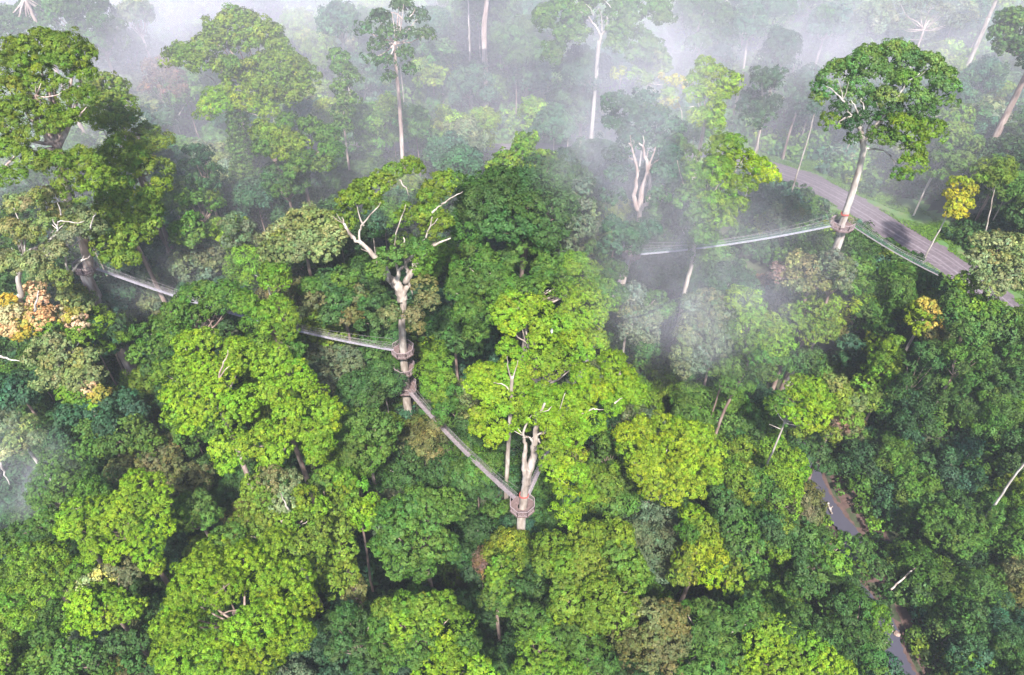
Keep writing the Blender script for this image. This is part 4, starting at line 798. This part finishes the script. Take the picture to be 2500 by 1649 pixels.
def ribbon(name, line, offs, z_of, mat, kind='structure', jag=0):
    rs = np.random.RandomState(5); V = []; A = []; k = len(offs)
    P = smooth_line(line, 3)
    for i, p in enumerate(P):
        t = P[min(i + 1, len(P) - 1)] - P[max(i - 1, 0)]; t /= np.linalg.norm(t); nrm = np.array([-t[1], t[0]])
        for j, o_ in enumerate(offs):
            oo = o_ + (rs.normal(0, jag) if j in (0, k - 1) else 0)
            q = p + nrm * oo; V.append([q[0], q[1], z_of(q[0], q[1])]); A.append(j / (k - 1))
    n = len(P); Fc = np.array([(i * k + j, (i + 1) * k + j, (i + 1) * k + j + 1, i * k + j + 1) for i in range(n - 1) for j in range(k - 1)])
    o = mesh_obj(name, V, Fc[:, ::-1], mat, smooth=True)
    a = o.data.attributes.new('across', 'FLOAT', 'POINT'); a.data.foreach_set('value', np.array(A, np.float32))
    tag(o, kind=kind); return o
ribbon('grass_verge', ROAD, [-17, -13, -10, -7.5, -5, 0, 5, 6.5, 8], lambda x, y: max(ROADZ + .03, terr1(x, y) + .05), M_GRASS, jag=1.2)
ribbon('gravel_road', ROAD, list(np.linspace(-5.2, 5.0, 9)), lambda x, y: ROADZ + .09, road_material(), jag=.3)
ribbon('creek_bank', CREEK, [-7, -5, -3.5, 0, 3.5, 5, 7], lambda x, y: terr1(x, y) + .06, M_MUD, jag=.2)
def water_material():
    m, nt = newmat('creek_water'); L = nt.links.new
    tc = nd(nt, 'ShaderNodeTexCoord'); n1 = nd(nt, 'ShaderNodeTexNoise'); n1.inputs['Scale'].default_value = 1.5; n1.inputs['Detail'].default_value = 4; L(tc.outputs['Object'], n1.inputs[0])
    b = nd(nt, 'ShaderNodeBump'); b.inputs['Strength'].default_value = .25; b.inputs['Distance'].default_value = .05; L(n1.outputs[0], b.inputs['Height'])
    p = nd(nt, 'ShaderNodeBsdfPrincipled'); p.inputs['Base Color'].default_value = (.06, .055, .075, 1); p.inputs['Roughness'].default_value = .3
    p.inputs['IOR'].default_value = 1.6; p.inputs['Specular IOR Level'].default_value = .45
    L(b.outputs[0], p.inputs['Normal']); o = nd(nt, 'ShaderNodeOutputMaterial'); L(p.outputs[0], o.inputs[0]); return m
ribbon('creek_water', CREEK, [-1.8, -1, 0, 1, 1.8], lambda x, y: -.75, water_material(), jag=.12)
def log(a, b, z, r, label, name='fallen_log'):
    A = at_z(*a, z); B = at_z(*b, z + .3); m = MB(); rs = np.random.RandomState(3)
    P = wobble([A, (A + B) / 2, B], .08, rs); m.tube(P, [r * (1 - .4 * i / len(P)) for i in range(len(P))], 8)
    d = B - A; m.tube([A + d * .6, A + d * .6 + np.array([.5, .3, .7])], [r * .4, r * .15], 6)
    tag(m.build(name, BARK['pale'], None, True), label, 'log')
log((2020, 1228), (2031, 1254), -.55, .30, 'pale log lying across the upper stretch of creek')
log((2175, 1440), (2242, 1378), 6.5, .18, 'thin grey dead trunk lying on the thicket right of the creek')
log((2165, 1528), (2178, 1540), -.5, .35, 'short pale stump at the water edge of the lower creek')
def rock(px, py, z, r, label, sd):
    c = at_z(px, py, z); bm_v = []; rs = np.random.RandomState(sd)
    import bmesh
    bm = bmesh.new(); bmesh.ops.create_icosphere(bm, subdivisions=3, radius=r)
    for v in bm.verts:
        n = mnoise.noise(v.co * (1.3 / r) + Vector((sd, 0, 0))); v.co *= 1 + .35 * n; v.co.z *= .6
    me = bpy.data.meshes.new('creek_rock'); bm.to_mesh(me); bm.free(); me.materials.append(BARK['brown'])
    o = bpy.data.objects.new('creek_rock', me); C.objects.link(o); o.location = [float(v) for v in c]; tag(o, label, 'rock')
rock(2163, 1566, -.6, .38, 'small pale rock in the middle of the lower creek', 1)
rock(2190, 1548, -.5, .55, 'pale boulder on the right bank of the lower creek', 2)
def bird():
    c = at_h(1347, 812, 0); c = at_Y(1347, 812, TREES[5][1] - 3.0)
    root = empty('bird', c, 'small white bird with grey head perched on top of the central lime tree', 'bird')
    import bmesh
    def blob(name, loc, sc_, colr):
        bm = bmesh.new(); bmesh.ops.create_uvsphere(bm, u_segments=12, v_segments=8, radius=1)
        for v in bm.verts:
            v.co.x *= sc_[0]; v.co.y *= sc_[1]; v.co.z *= sc_[2]; v.co += Vector(loc)
        me = bpy.data.meshes.new(name); bm.to_mesh(me); bm.free()
        for p in me.polygons: p.use_smooth = True
        me.materials.append(colr); o = bpy.data.objects.new(name, me); C.objects.link(o); o.parent = root
    w = noise_material('white_plumage', [(.3, (.7, .7, .7)), (.7, (.85, .85, .85))], 9); g = noise_material('grey_plumage', [(.3, (.15, .15, .17)), (.7, (.25, .25, .27))], 9)
    blob('body', (0, 0, .25), (.2, .26, .40), w); blob('head', (0, -.05, .72), (.13, .15, .14), g); blob('tail', (0, .15, -.25), (.09, .08, .25), w); blob('beak', (0, -.24, .70), (.04, .12, .04), g)
bird()

# ------------------------------------------------------------------ smaller trees filling the gaps of the canopy
def colour_word(c): return {'green': 'mid-green', 'green2': 'deep green', 'dark': 'dark green', 'teal': 'blue-green', 'olive': 'olive', 'brownolive': 'brownish olive', 'lime2': 'light green', 'grey': 'grey-green'}[c]
EXCL = []
def fillers():
    rs = np.random.RandomState(99); cand = []
    for _ in range(9000):
        y = rs.uniform(38, 236); halfw = 0.80 * (y * .743 + 95 * .669) + 6
        x = rs.uniform(-halfw, halfw); cand.append((x, y))
    X = np.array(cand); dr, sd = dline(ROAD, X[:, 0], X[:, 1]); dc, _ = dline(CREEK, X[:, 0], X[:, 1]); T = terr(X[:, 0], X[:, 1])
    placed = []; idx = 0
    for (x, y), d_r, s_, d_c, tz in zip(cand, dr, sd, dc, T):
        far = y > 185
        R = rs.uniform(3.2, 6.0) * (1.25 if far else 1); hgt = rs.uniform(9, 20) if not far else rs.uniform(10, 26)
        if x > 45 and y < 118: hgt = rs.uniform(4, 10); R = rs.uniform(2.8, 4.6)
        # keep the road, its far verge and the creek open
        if d_r < 5.5 + R * .8 + (7 if s_ < 0 and x > 40 else 0) or d_c < 5.0 + R * .75: continue
        c = np.array([x, y, tz + hgt]); px, py = proj(c)
        if px < -90 or px > 2590 or py < -60 or py > 1740: continue
        yr = np.interp(px, [1700, 1880, 1990, 2080, 2200, 2330, 2500], [395, 415, 452, 500, 575, 655, 795]); bpx, bpy_ = proj(np.array([x, y, tz]))
        if 1700 < px < 2480 and bpy_ > yr - 25 and py - R / depth(c) * F * .8 < yr + 42: continue
        # do not stand between the camera and road / creek / platforms
        bad = False
        for q in KEEP:
            v = q - CAM; L = v @ v; t = ((c - CAM) @ v) / L
            if 0 < t < .985 and np.linalg.norm(CAM + v * t - c) < R * 1.15: bad = True; break
        if bad: continue
        if any(math.hypot(x - a, y - b) < (R + r2) * .80 for a, b, r2, _ in placed): continue
        if any(math.hypot(x - a, y - b) < RR * .45 for a, b, RR, zc in TREES[:NHERO]): continue
        placed.append((x, y, R, hgt))
    return placed
BACK = [  # px, py, rx, ry, height, colour, bark, label
 (1075, 150, 44, 46, 22, 'green2', 'pale', 'hazy green tree on the hillside right of the tall pinkish trunk'),
 (1125, 195, 36, 40, 12, 'teal', 'brown', 'blue-green bushy tree mid slope, straight above the feathery olive tree'),
 (1200, 215, 40, 38, 9, 'green', 'brown', 'green creeper-hung mound halfway up the hillside, top centre'),
 (1290, 190, 40, 44, 16, 'teal', 'brown', 'dim blue-green tree left of the drooping crown on the hillside'),
 (1060, 250, 42, 36, 8, 'green', 'brown', 'low green mound of vines beside the tall pinkish trunk'),
 (1330, 265, 36, 40, 10, 'grey', 'brown', 'dull reddish-grey bushy tree just above the far road strip'),
 (890, 190, 36, 44, 24, 'teal', 'pale', 'misty tree between the vine-smothered column and tall pinkish trunk'),
 (900, 300, 44, 40, 12, 'green2', 'brown', 'dark leafy mound at the foot of the hillside, left of pinkish trunk'),
 (1060, 60, 34, 36, 26, 'teal', 'pale', 'faint tree between two misty pale trunks at top centre'),
 (1290, 95, 34, 40, 22, 'teal', 'pale', 'faint slim tree left of the big green crown at the top'),
 (1830, 60, 40, 36, 30, 'teal', 'pale', 'faint misty crown at top, left of the bare pinkish limbs'),
 (2020, 60, 44, 40, 30, 'teal', 'pale', 'barely visible crown in the densest mist at top right'),
 (2140, 50, 40, 40, 30, 'grey', 'pale', 'pale misty crown directly above the domed road tree'),
 (2400, 200, 40, 50, 24, 'teal', 'pale', 'hazy blue-green tree right of the domed road tree'),
 (2400, 300, 36, 44, 18, 'green2', 'brown', 'shaded green tree left of the massive leaning trunk'),
 (330, 40, 40, 40, 40, 'grey', 'pink', 'ghostly crown at top left swallowed by white mist'),
 (160, 20, 44, 36, 42, 'green2', 'pink', 'pale green misty crown cut by the top edge at left'),
 (830, 60, 40, 44, 36, 'teal', 'pale', 'misty crown between the great dome and the tall pinkish trunk'),
]
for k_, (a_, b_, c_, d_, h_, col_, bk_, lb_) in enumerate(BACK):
    tree(lb_, E=(a_, b_, c_, d_), h=h_, col=tuple(np.array(PAL[col_]) * 1.45), bark=bk_, seed=400 + k_, hang=1.2, name='hillside_tree')  # leaf colour lightened to make up for light lost under the mist
for k_, (x0, y0, x1, y1, tw_, lb_) in enumerate([
 (1232, 150, 1231, 30, .45, 'thin bare pale pole near the forked pink stem'),
 (745, 275, 741, 210, .5, 'short pale broken trunk under the great misty dome'), (1975, 330, 1990, 270, .4, 'thin pale stem in mist left of the domed road tree'),
 (1845, 385, 1856, 318, .4, 'thin brown stem standing above the far end of the road')]):
    tree(lb_, clumps=[(x1, y1 - 8, 16)], h=26, trunk=[(x0, y0), ((x0 + x1) / 2, (y0 + y1) / 2), (x1, y1)], bark='pale', col='teal', tw=tw_, seed=450 + k_, autolimbs=False, name='bare_tree', dens=.6)
NHERO = len(TREES)
KEEP = [np.array([p[0], p[1], ROADZ + .2]) for p in ROAD[::2] if -12 < p[0] < 108] + [at_z(x, y, -.5) for x, y in ((1978,1150),(2000,1200),(2030,1250),(2060,1290),(2080,1290),(2110,1455),(2150,1520),(2170,1570),(2190,1610))] + [c1, c2, c3, cL, cR, cW, cM]
for a_, b_ in ((cW, c1), (c3, cL), (cR, pE)):
    KEEP += [a_ + (b_ - a_) * t for t in np.linspace(.08, .92, 12)]
KEEP += [at_z(x, y, ROADZ + .2) for x, y in ((1900,440),(1960,480),(2020,510),(2080,550),(2140,590),(2200,620),(2270,655),(2320,690),(1200,378),(1250,378),(1300,378),(1350,378))]
KEEP += [cM + (cR - cM) * t for t in np.linspace(.45, .98, 7)]
KEEP += [at_z(x, y, ROADZ + .2) for x, y in ((2170, 455), (2130, 445), (2290, 590), (2330, 620), (2150, 490), (2200, 510), (2250, 535), (2300, 560), (2200, 470), (2260, 500))]
KEEP += [at_Y(x, y, YR) for x, y in ((2090, 440), (2060, 540), (2048, 590))] + [at_Y(x, y, YT) for x, y in ((985, 745), (990, 960), (995, 1000))] + [at_Y(x, y, YL) for x, y in ((1303, 1080), (1290, 1150), (1275, 1265))]
SPOTS = fillers(); IDX = {}
DIRS = ['right of', 'up and right of', 'above', 'up and left of', 'left of', 'down and left of', 'below', 'down and right of']
def place_filler(i, x, y, R, hgt):
    rs = np.random.RandomState(5000 + i)
    c = np.array([x, y, terr1(x, y) + hgt]); px, py = proj(c); d0 = depth(c)
    right = px > 1900 and py > 600
    col = rs.choice(['green2', 'dark', 'teal', 'green', 'olive', 'brownolive', 'lime2', 'grey'], p=[.26, .16, .14, .18, .08, .06, .06, .06] if not right else [.40, .14, .06, .28, .03, .03, .06, 0.0])
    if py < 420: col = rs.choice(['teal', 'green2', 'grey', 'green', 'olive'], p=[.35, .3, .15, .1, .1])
    cm = 1.45 if py < 420 else 1.0  # upper trees get brighter leaf colour to offset the mist's shadow
    H = R * rs.uniform(.6, 1.15) * (1.7 if right else 1)
    n = int(9 + R * 1.3); k = np.arange(n) + .5; zz = 1 - 1.5 * k / n; ph = k * 2.39996 + rs.uniform(0, 6.28); lr = 1.5 * R / math.sqrt(n); cl = []
    for j in range(n):
        s = math.sqrt(max(0, 1 - zz[j] ** 2)); r_ = lr * rs.uniform(.55, 1.45); kk = 1 - .5 * r_ / R
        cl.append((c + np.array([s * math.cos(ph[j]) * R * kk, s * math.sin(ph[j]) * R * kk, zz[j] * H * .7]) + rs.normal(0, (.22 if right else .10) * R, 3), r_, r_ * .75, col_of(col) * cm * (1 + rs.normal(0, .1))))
    base = np.array([x, y, terr1(x, y)]); top = c - [0, 0, H * .2]
    L = [([top - [0, 0, H * .4], cl[j][0]], .10) for j in range(0, n, 3)]
    # a label of its own: colour, form and the nearest landmarks
    size = 'small' if R < 3.9 else ('medium' if R < 5.2 else 'broad'); form = ['rounded', 'bushy', 'lumpy'][i % 3]
    if H > 1.05 * R: form = 'tall rounded'
    nm = sorted(LANDMARKS, key=lambda q: math.hypot(q[0] - px, q[1] - py))
    lab = None
    for q in nm[:4]:
        a = math.atan2(-(py - q[1]), px - q[0]); dd = DIRS[int(round(a / (math.pi / 4))) % 8]; far = math.hypot(q[0] - px, q[1] - py)
        for pre in ('', 'just ' if far < 130 else ''):
            t = f'{size} {colour_word(col)} {form} tree {pre}{dd} {q[2]}'
            if len(t.split()) > 16: t = f'{colour_word(col)} tree {pre}{dd} {q[2]}'
            if len(t.split()) > 16: t = f'tree {dd} {q[2]}'
            if False: t = f'{colour_word(col)} {form} tree {pre}{dd} {q[2]}'
            if t not in LABELS: lab = t; break
        if lab: break
    if lab is None:
        lab = f'{size} {colour_word(col)} {form} understorey tree near {nm[0][2]}'
        while lab in LABELS: lab += ' too'
    LABELS[lab] = 1
    ROOT = add_tree('understorey_tree', lab, 'tree', cl, base, [base - [0, 0, .4], (base + top) / 2 + rs.normal(0, .3, 3), top], L, col, 'brown' if i % 3 else 'pale', .25 + .03 * R, leaf_for(d0, 1.0 if not right else .95), (.85 if i % 2 else 1.05) * max(.85, d0 / 125), rs,
             hang=(.9 if i % 2 else 0) + (1.6 if right else 0), slim=rs.choice([1.0, .7, .5]), group='smaller trees between the big crowns', twigs=False, var=.24)
    IDX[ROOT.name] = i
VIS = set([2,4,5,8,9,13,15,16,18,19,22,23,24,25,26,27,30,31,32,33,34,37,38,39,41,42,45,46,47,48,50,51,53,54,56,58,60,63,65,66,67,69,70,73,77,78,80,82,86,87,88,89,92,94,95,98,100,101,102,103,106,107,109,110,112,113,114,115,118,119,121,122,123,125,126,127,128,129,130,131,132,133,134,135,136,138,139,141,143,146,148,149,150,152,153,154,155,157,158,161,162,164,165,166,169,171,173,177,180,182,183,185,186,188,189,190,192,193,194,195,199,200,201,203,204,205,206,207,210,211,213,215,216,217,219,220,221,225,227,228,229,230,232,233,234,235,236,237,238,239,240,241,242,243,244,249,251,253,254,255,256,258,259,260,262,266,267,268,269,270,271,272,273,275,277,278,279,280,281,282,286,287,294,295,296,297,299,300,301,302,303,304,305,306,307,309,311,312,313,316,317,319,320,321,323,324,328,329,331,333,334,336,337,338,339,341,343,344,346,352,353,355,356,357,358,365,368,369,373,374,375,377,379,380,381,385,387,388,389,390,392,393,394,399,401,402,403,407,413,416,417,419,422,424,425,428,431,432,435,442,444,445,446,448,449,450,451,453,454,458,459,460,463,464,469,471,473,475,477,481,482,483,485,486,487])
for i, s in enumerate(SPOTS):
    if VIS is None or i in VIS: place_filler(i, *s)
    # (VIS: the gap-filling trees that show in the photo)
print('heroes', NHERO, 'fillers', len(SPOTS))

# ------------------------------------------------------------------ undergrowth: creepers and scrub nobody could count
def undergrowth():
    rs = np.random.RandomState(321); pts = []
    N = 30000
    y = rs.uniform(30, 262, N); halfw = .80 * (y * .743 + 100 * .669) + 8; x = rs.uniform(-1, 1, N) * halfw
    dr, s = dline(ROAD, x, y); dc, _ = dline(CREEK, x, y)
    ok = (dr > 7.0 + (rs.uniform(0, 1, N) * 1.5)) & (dc > 4.4)
    # clearing beyond the road at right
    cc = at_z(2235, 520, ROADZ)[:2]
    ok &= ~((np.hypot((x - cc[0]) / 15, (y - cc[1]) / 10) < 1))
    ok &= ~((s < 0) & (dr < 8.5) & (x > 35))
    x, y, dc, dr = x[ok], y[ok], dc[ok], dr[ok]
    cell = {}; sel = []
    for i in range(len(x)):
        md = 2.3 if x[i] > 40 and y[i] < 130 else 3.0
        if y[i] > 200: md = 3.0
        g = (int(x[i] // 3), int(y[i] // 3)); bad = False
        for a in (-1, 0, 1):
            for b in (-1, 0, 1):
                for j in cell.get((g[0] + a, g[1] + b), ()):
                    if (x[i] - x[j]) ** 2 + (y[i] - y[j]) ** 2 < md * md: bad = True
        if bad: continue
        cell.setdefault(g, []).append(i); sel.append(i)
    x, y, dc, dr = x[sel], y[sel], dc[sel], dr[sel]; z = terr(x, y)
    names = ['green2', 'green', 'dark', 'teal', 'olive', 'lime2']
    out = {'near': [], 'far': [], 'thicket': []}
    for i in range(len(x)):
        far = y[i] > 180; th = (x[i] > 38 and y[i] < 135)
        c = rs.choice(names, p=[.26, .40, .06, .08, .05, .15]) if th else rs.choice(names, p=[.32, .10, .30, .22, .06, 0])
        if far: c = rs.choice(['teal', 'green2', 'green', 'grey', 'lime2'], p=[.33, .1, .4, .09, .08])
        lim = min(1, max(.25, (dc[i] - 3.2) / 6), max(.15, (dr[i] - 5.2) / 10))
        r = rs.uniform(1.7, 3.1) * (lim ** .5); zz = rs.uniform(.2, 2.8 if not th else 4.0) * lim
        out['far' if far else ('thicket' if th else 'near')].append((np.array([x[i], y[i], z[i] + zz]), r, r * rs.uniform(.7, 1.5), col_of(c) * (1.6 if far else 1)))  # far creepers: brightness put into the colour, countering mist shade
    for key, lf, tf, hang, nm, lab in (('near', .62, 1.15, 0, 'undergrowth', 'dark forest undergrowth in the gaps between the crowns'), ('far', .95, 1.5, 2.2, 'hanging_creepers', 'blue-green creepers trailing down the hillside above the far road'), ('thicket', .45, .95, .9, 'creeper_thicket', 'tangled bright and dark green creepers covering the slope right of the creek')):
        print(key, len(out[key]))
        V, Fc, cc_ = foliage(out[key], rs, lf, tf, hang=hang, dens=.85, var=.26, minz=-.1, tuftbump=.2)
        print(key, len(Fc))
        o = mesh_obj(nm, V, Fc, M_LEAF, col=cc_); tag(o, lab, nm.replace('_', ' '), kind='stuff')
undergrowth()
def grass():
    rs = np.random.RandomState(8); N = 90000
    P = smooth_line(ROAD, 2); i = rs.randint(0, len(P) - 1, N); t = rs.uniform(0, 1, N)[:, None]; a = P[i] * (1 - t) + P[i + 1] * t
    d = unit(P[i + 1] - P[i]); n = np.stack([-d[:, 1], d[:, 0]], 1)
    off = np.where(rs.uniform(0, 1, N) < .7, -rs.uniform(4.3, 15, N), rs.uniform(4.3, 7.5, N))
    q = a + n * off[:, None]; q = q[(np.abs(q[:, 0]) < 120)]
    dr, _ = dline(ROAD, q[:, 0], q[:, 1])
    nz = np.array([mnoise.noise(Vector((p[0] * .22, p[1] * .22, 0))) for p in q])
    keep = (dr > 4.3) & (nz > -.12) ; q = q[keep]; z = np.maximum(ROADZ + .03, terr(q[:, 0], q[:, 1]) + .05) + .06
    nrm = unit(rs.normal(0, .5, (len(q), 3)) + [0, -.3, 1]); base = np.where(rs.uniform(0, 1, (len(q), 1)) < .3, PAL['lime2'], PAL['green'])
    V, Fc, cc = leafquads(np.column_stack([q, z]), nrm, rs.uniform(.25, .55, len(q)), base * rs.uniform(.6, 1.2, (len(q), 1)), rs)
    tag(mesh_obj('grass', V, Fc, M_LEAF, col=cc), 'short green grass on the verges of the gravel road', 'grass', kind='stuff')
grass()

# ------------------------------------------------------------------ mist banks (drifting cloud) and thin haze
def mist(name, P, radii, dens, label, seed, scale=.05, rotz=0, rotx=0, sharp=(.42, .72), even=False):
    import bmesh
    bm = bmesh.new(); bmesh.ops.create_icosphere(bm, subdivisions=3, radius=1.0)
    for v in bm.verts: v.co = Vector((v.co.x * radii[0], v.co.y * radii[1], v.co.z * radii[2]))
    me = bpy.data.meshes.new(name); bm.to_mesh(me); bm.free()
    m, nt = newmat('mist'); L = nt.links.new
    tc = nd(nt, 'ShaderNodeTexCoord')
    sc_ = nd(nt, 'ShaderNodeVectorMath', operation='DIVIDE'); sc_.inputs[1].default_value = radii; L(tc.outputs['Object'], sc_.inputs[0])
    ln = nd(nt, 'ShaderNodeVectorMath', operation='LENGTH'); L(sc_.outputs[0], ln.inputs[0])
    mr = nd(nt, 'ShaderNodeMapRange', interpolation_type='SMOOTHSTEP'); mr.inputs[1].default_value = 1.0; mr.inputs[2].default_value = .15; mr.inputs[3].default_value = 0; mr.inputs[4].default_value = 1; L(ln.outputs['Value'], mr.inputs[0])
    ad = nd(nt, 'ShaderNodeVectorMath', operation='ADD'); ad.inputs[1].default_value = (seed * 37, seed * 11, 0); L(tc.outputs['Object'], ad.inputs[0])
    nz = nd(nt, 'ShaderNodeTexNoise'); nz.inputs['Scale'].default_value = scale; nz.inputs['Detail'].default_value = 5; nz.inputs['Distortion'].default_value = 1.1; L(ad.outputs[0], nz.inputs[0])
    m2 = nd(nt, 'ShaderNodeMapRange', interpolation_type='SMOOTHSTEP'); m2.inputs[1].default_value = sharp[0]; m2.inputs[2].default_value = sharp[1]; m2.inputs[3].default_value = .12; m2.inputs[4].default_value = 1; L(nz.outputs[0], m2.inputs[0])
    mu = nd(nt, 'ShaderNodeMath', operation='MULTIPLY'); L(mr.outputs[0], mu.inputs[0]); L(m2.outputs[0], mu.inputs[1])
    m3 = nd(nt, 'ShaderNodeMath', operation='MULTIPLY'); m3.inputs[1].default_value = dens; L(mu.outputs[0], m3.inputs[0])
    pv = nd(nt, 'ShaderNodeVolumePrincipled'); pv.inputs['Color'].default_value = (.925, .89, 1.0, 1); pv.inputs['Anisotropy'].default_value = -.12
    if even: pv.inputs['Density'].default_value = dens
    else: L(m3.outputs[0], pv.inputs['Density'])
    o = nd(nt, 'ShaderNodeOutputMaterial'); L(pv.outputs[0], o.inputs['Volume'])
    me.materials.append(m); ob = bpy.data.objects.new(name, me); C.objects.link(ob)
    ob.location = [float(v) for v in P]; ob.rotation_euler = (rotx, 0, rotz); tag(ob, label, 'mist', kind='stuff'); return ob
MIST = True
if MIST:
    mist('mist_bank', at_Y(480, 0, 224), (125, 42, 18), .026, 'dense white-lavender mist bank along the top left', 1, .035, rotx=R_(-8), sharp=(.32, .68))
    mist('mist_bank', at_Y(600, -60, 268), (160, 30, 22), .012, 'far mist wall behind the top left crowns', 11, .04, sharp=(.3, .7))
    mist('mist_bank', at_Y(330, 110, 186), (26, 24, 17), .03, 'pocket of pale mist between the huge left tree and the misty dome', 14, .06, sharp=(.3, .7))
    mist('mist_bank', at_Y(1850, 85, 204), (95, 40, 16), .018, 'blue-lavender mist bank at the top right', 3, .045, rotx=R_(-10), sharp=(.32, .7))
    mist('mist_bank', at_Y(1530, 350, 112), (20, 22, 36), .022, 'diagonal wisp of mist right of the centre crowns', 4, .09, rotz=.3, sharp=(.3, .75))
    mist('mist_bank', at_Y(1740, 700, 88), (28, 18, 22), .018, 'thin mist wisp over the slender-trunk trees', 5, .10, sharp=(.3, .75))
    mist('mist_bank', at_Y(0, 1150, 66), (14, 10, 14), .035, 'bright mist puff at the left edge', 6, .10)
    mist('mist_veil', (-40, 264, 60), (330, 142, 80), .0036, 'even lavender veil of mist lying over the far third of the forest', 12, even=True)
    mist('mist_bank', at_Y(330, 640, 118), (50, 18, 16), .010, 'faint mist over the left bridge', 7, .08)
haze = None
def haze_box():
    m, nt = newmat('haze'); pv = nd(nt, 'ShaderNodeVolumePrincipled'); pv.inputs['Color'].default_value = (.86, .89, 1.0, 1); pv.inputs['Density'].default_value = HAZE
    o = nd(nt, 'ShaderNodeOutputMaterial'); nt.links.new(pv.outputs[0], o.inputs['Volume'])
    lo = np.array([-430, -130, -8.0]); hi = np.array([430, 730, 150.0])
    V = [(x, y, z) for x in (lo[0], hi[0]) for y in (lo[1], hi[1]) for z in (lo[2], hi[2])]
    Fc = [(0, 1, 3, 2), (4, 6, 7, 5), (0, 4, 5, 1), (2, 3, 7, 6), (0, 2, 6, 4), (1, 5, 7, 3)]
    o = mesh_obj('haze', V, Fc, m); tag(o, 'thin bluish morning haze over the whole forest', 'haze', kind='stuff')
HAZE = .0002
haze_box()

# ------------------------------------------------------------------ light
w = bpy.data.worlds.new('World'); sc.world = w; w.use_nodes = True; nt = w.node_tree; nt.nodes.clear()
sky = nt.nodes.new('ShaderNodeTexSky'); sky.sky_type = 'NISHITA'; sky.sun_disc = False
SUN_EL, SUN_AZ = 53, 2       # azimuth: measured from behind the camera towards the right
sdir = Vector((math.sin(R_(SUN_AZ)) * math.cos(R_(SUN_EL)), -math.cos(R_(SUN_AZ)) * math.cos(R_(SUN_EL)), math.sin(R_(SUN_EL))))
sky.sun_elevation = R_(SUN_EL); sky.sun_rotation = math.atan2(sdir.x, sdir.y)
bg = nt.nodes.new('ShaderNodeBackground'); bg.inputs[1].default_value = .105
wo = nt.nodes.new('ShaderNodeOutputWorld'); nt.links.new(sky.outputs[0], bg.inputs[0]); nt.links.new(bg.outputs[0], wo.inputs[0])
sl = bpy.data.lights.new('sun', 'SUN'); sl.energy = 4.7; sl.angle = R_(3.5); sl.color = (1, .97, .91)
so = bpy.data.objects.new('sun', sl); C.objects.link(so); so.rotation_euler = sdir.to_track_quat('Z', 'Y').to_euler()

cam = bpy.data.cameras.new('camera'); cam.lens = 36 * F / 2500; cam.sensor_width = 36; cam.clip_end = 3000; cam.clip_start = .5
co = bpy.data.objects.new('camera', cam); C.objects.link(co); co.location = (0, 0, CAMZ); co.rotation_euler = (math.pi / 2 - PITCH, 0, 0); sc.camera = co
sc.view_settings.view_transform = 'Standard'; sc.view_settings.look = 'None'; sc.view_settings.exposure = 1.34
sc.cycles.max_bounces = 5; sc.cycles.diffuse_bounces = 2; sc.cycles.glossy_bounces = 1; sc.cycles.transmission_bounces = 2; sc.cycles.volume_bounces = 6; sc.cycles.transparent_max_bounces = 4
sc.cycles.use_denoising = True; sc.cycles.volume_step_rate = 2.0; sc.cycles.volume_max_steps = 128
sc.cycles.caustics_reflective = False; sc.cycles.caustics_refractive = False
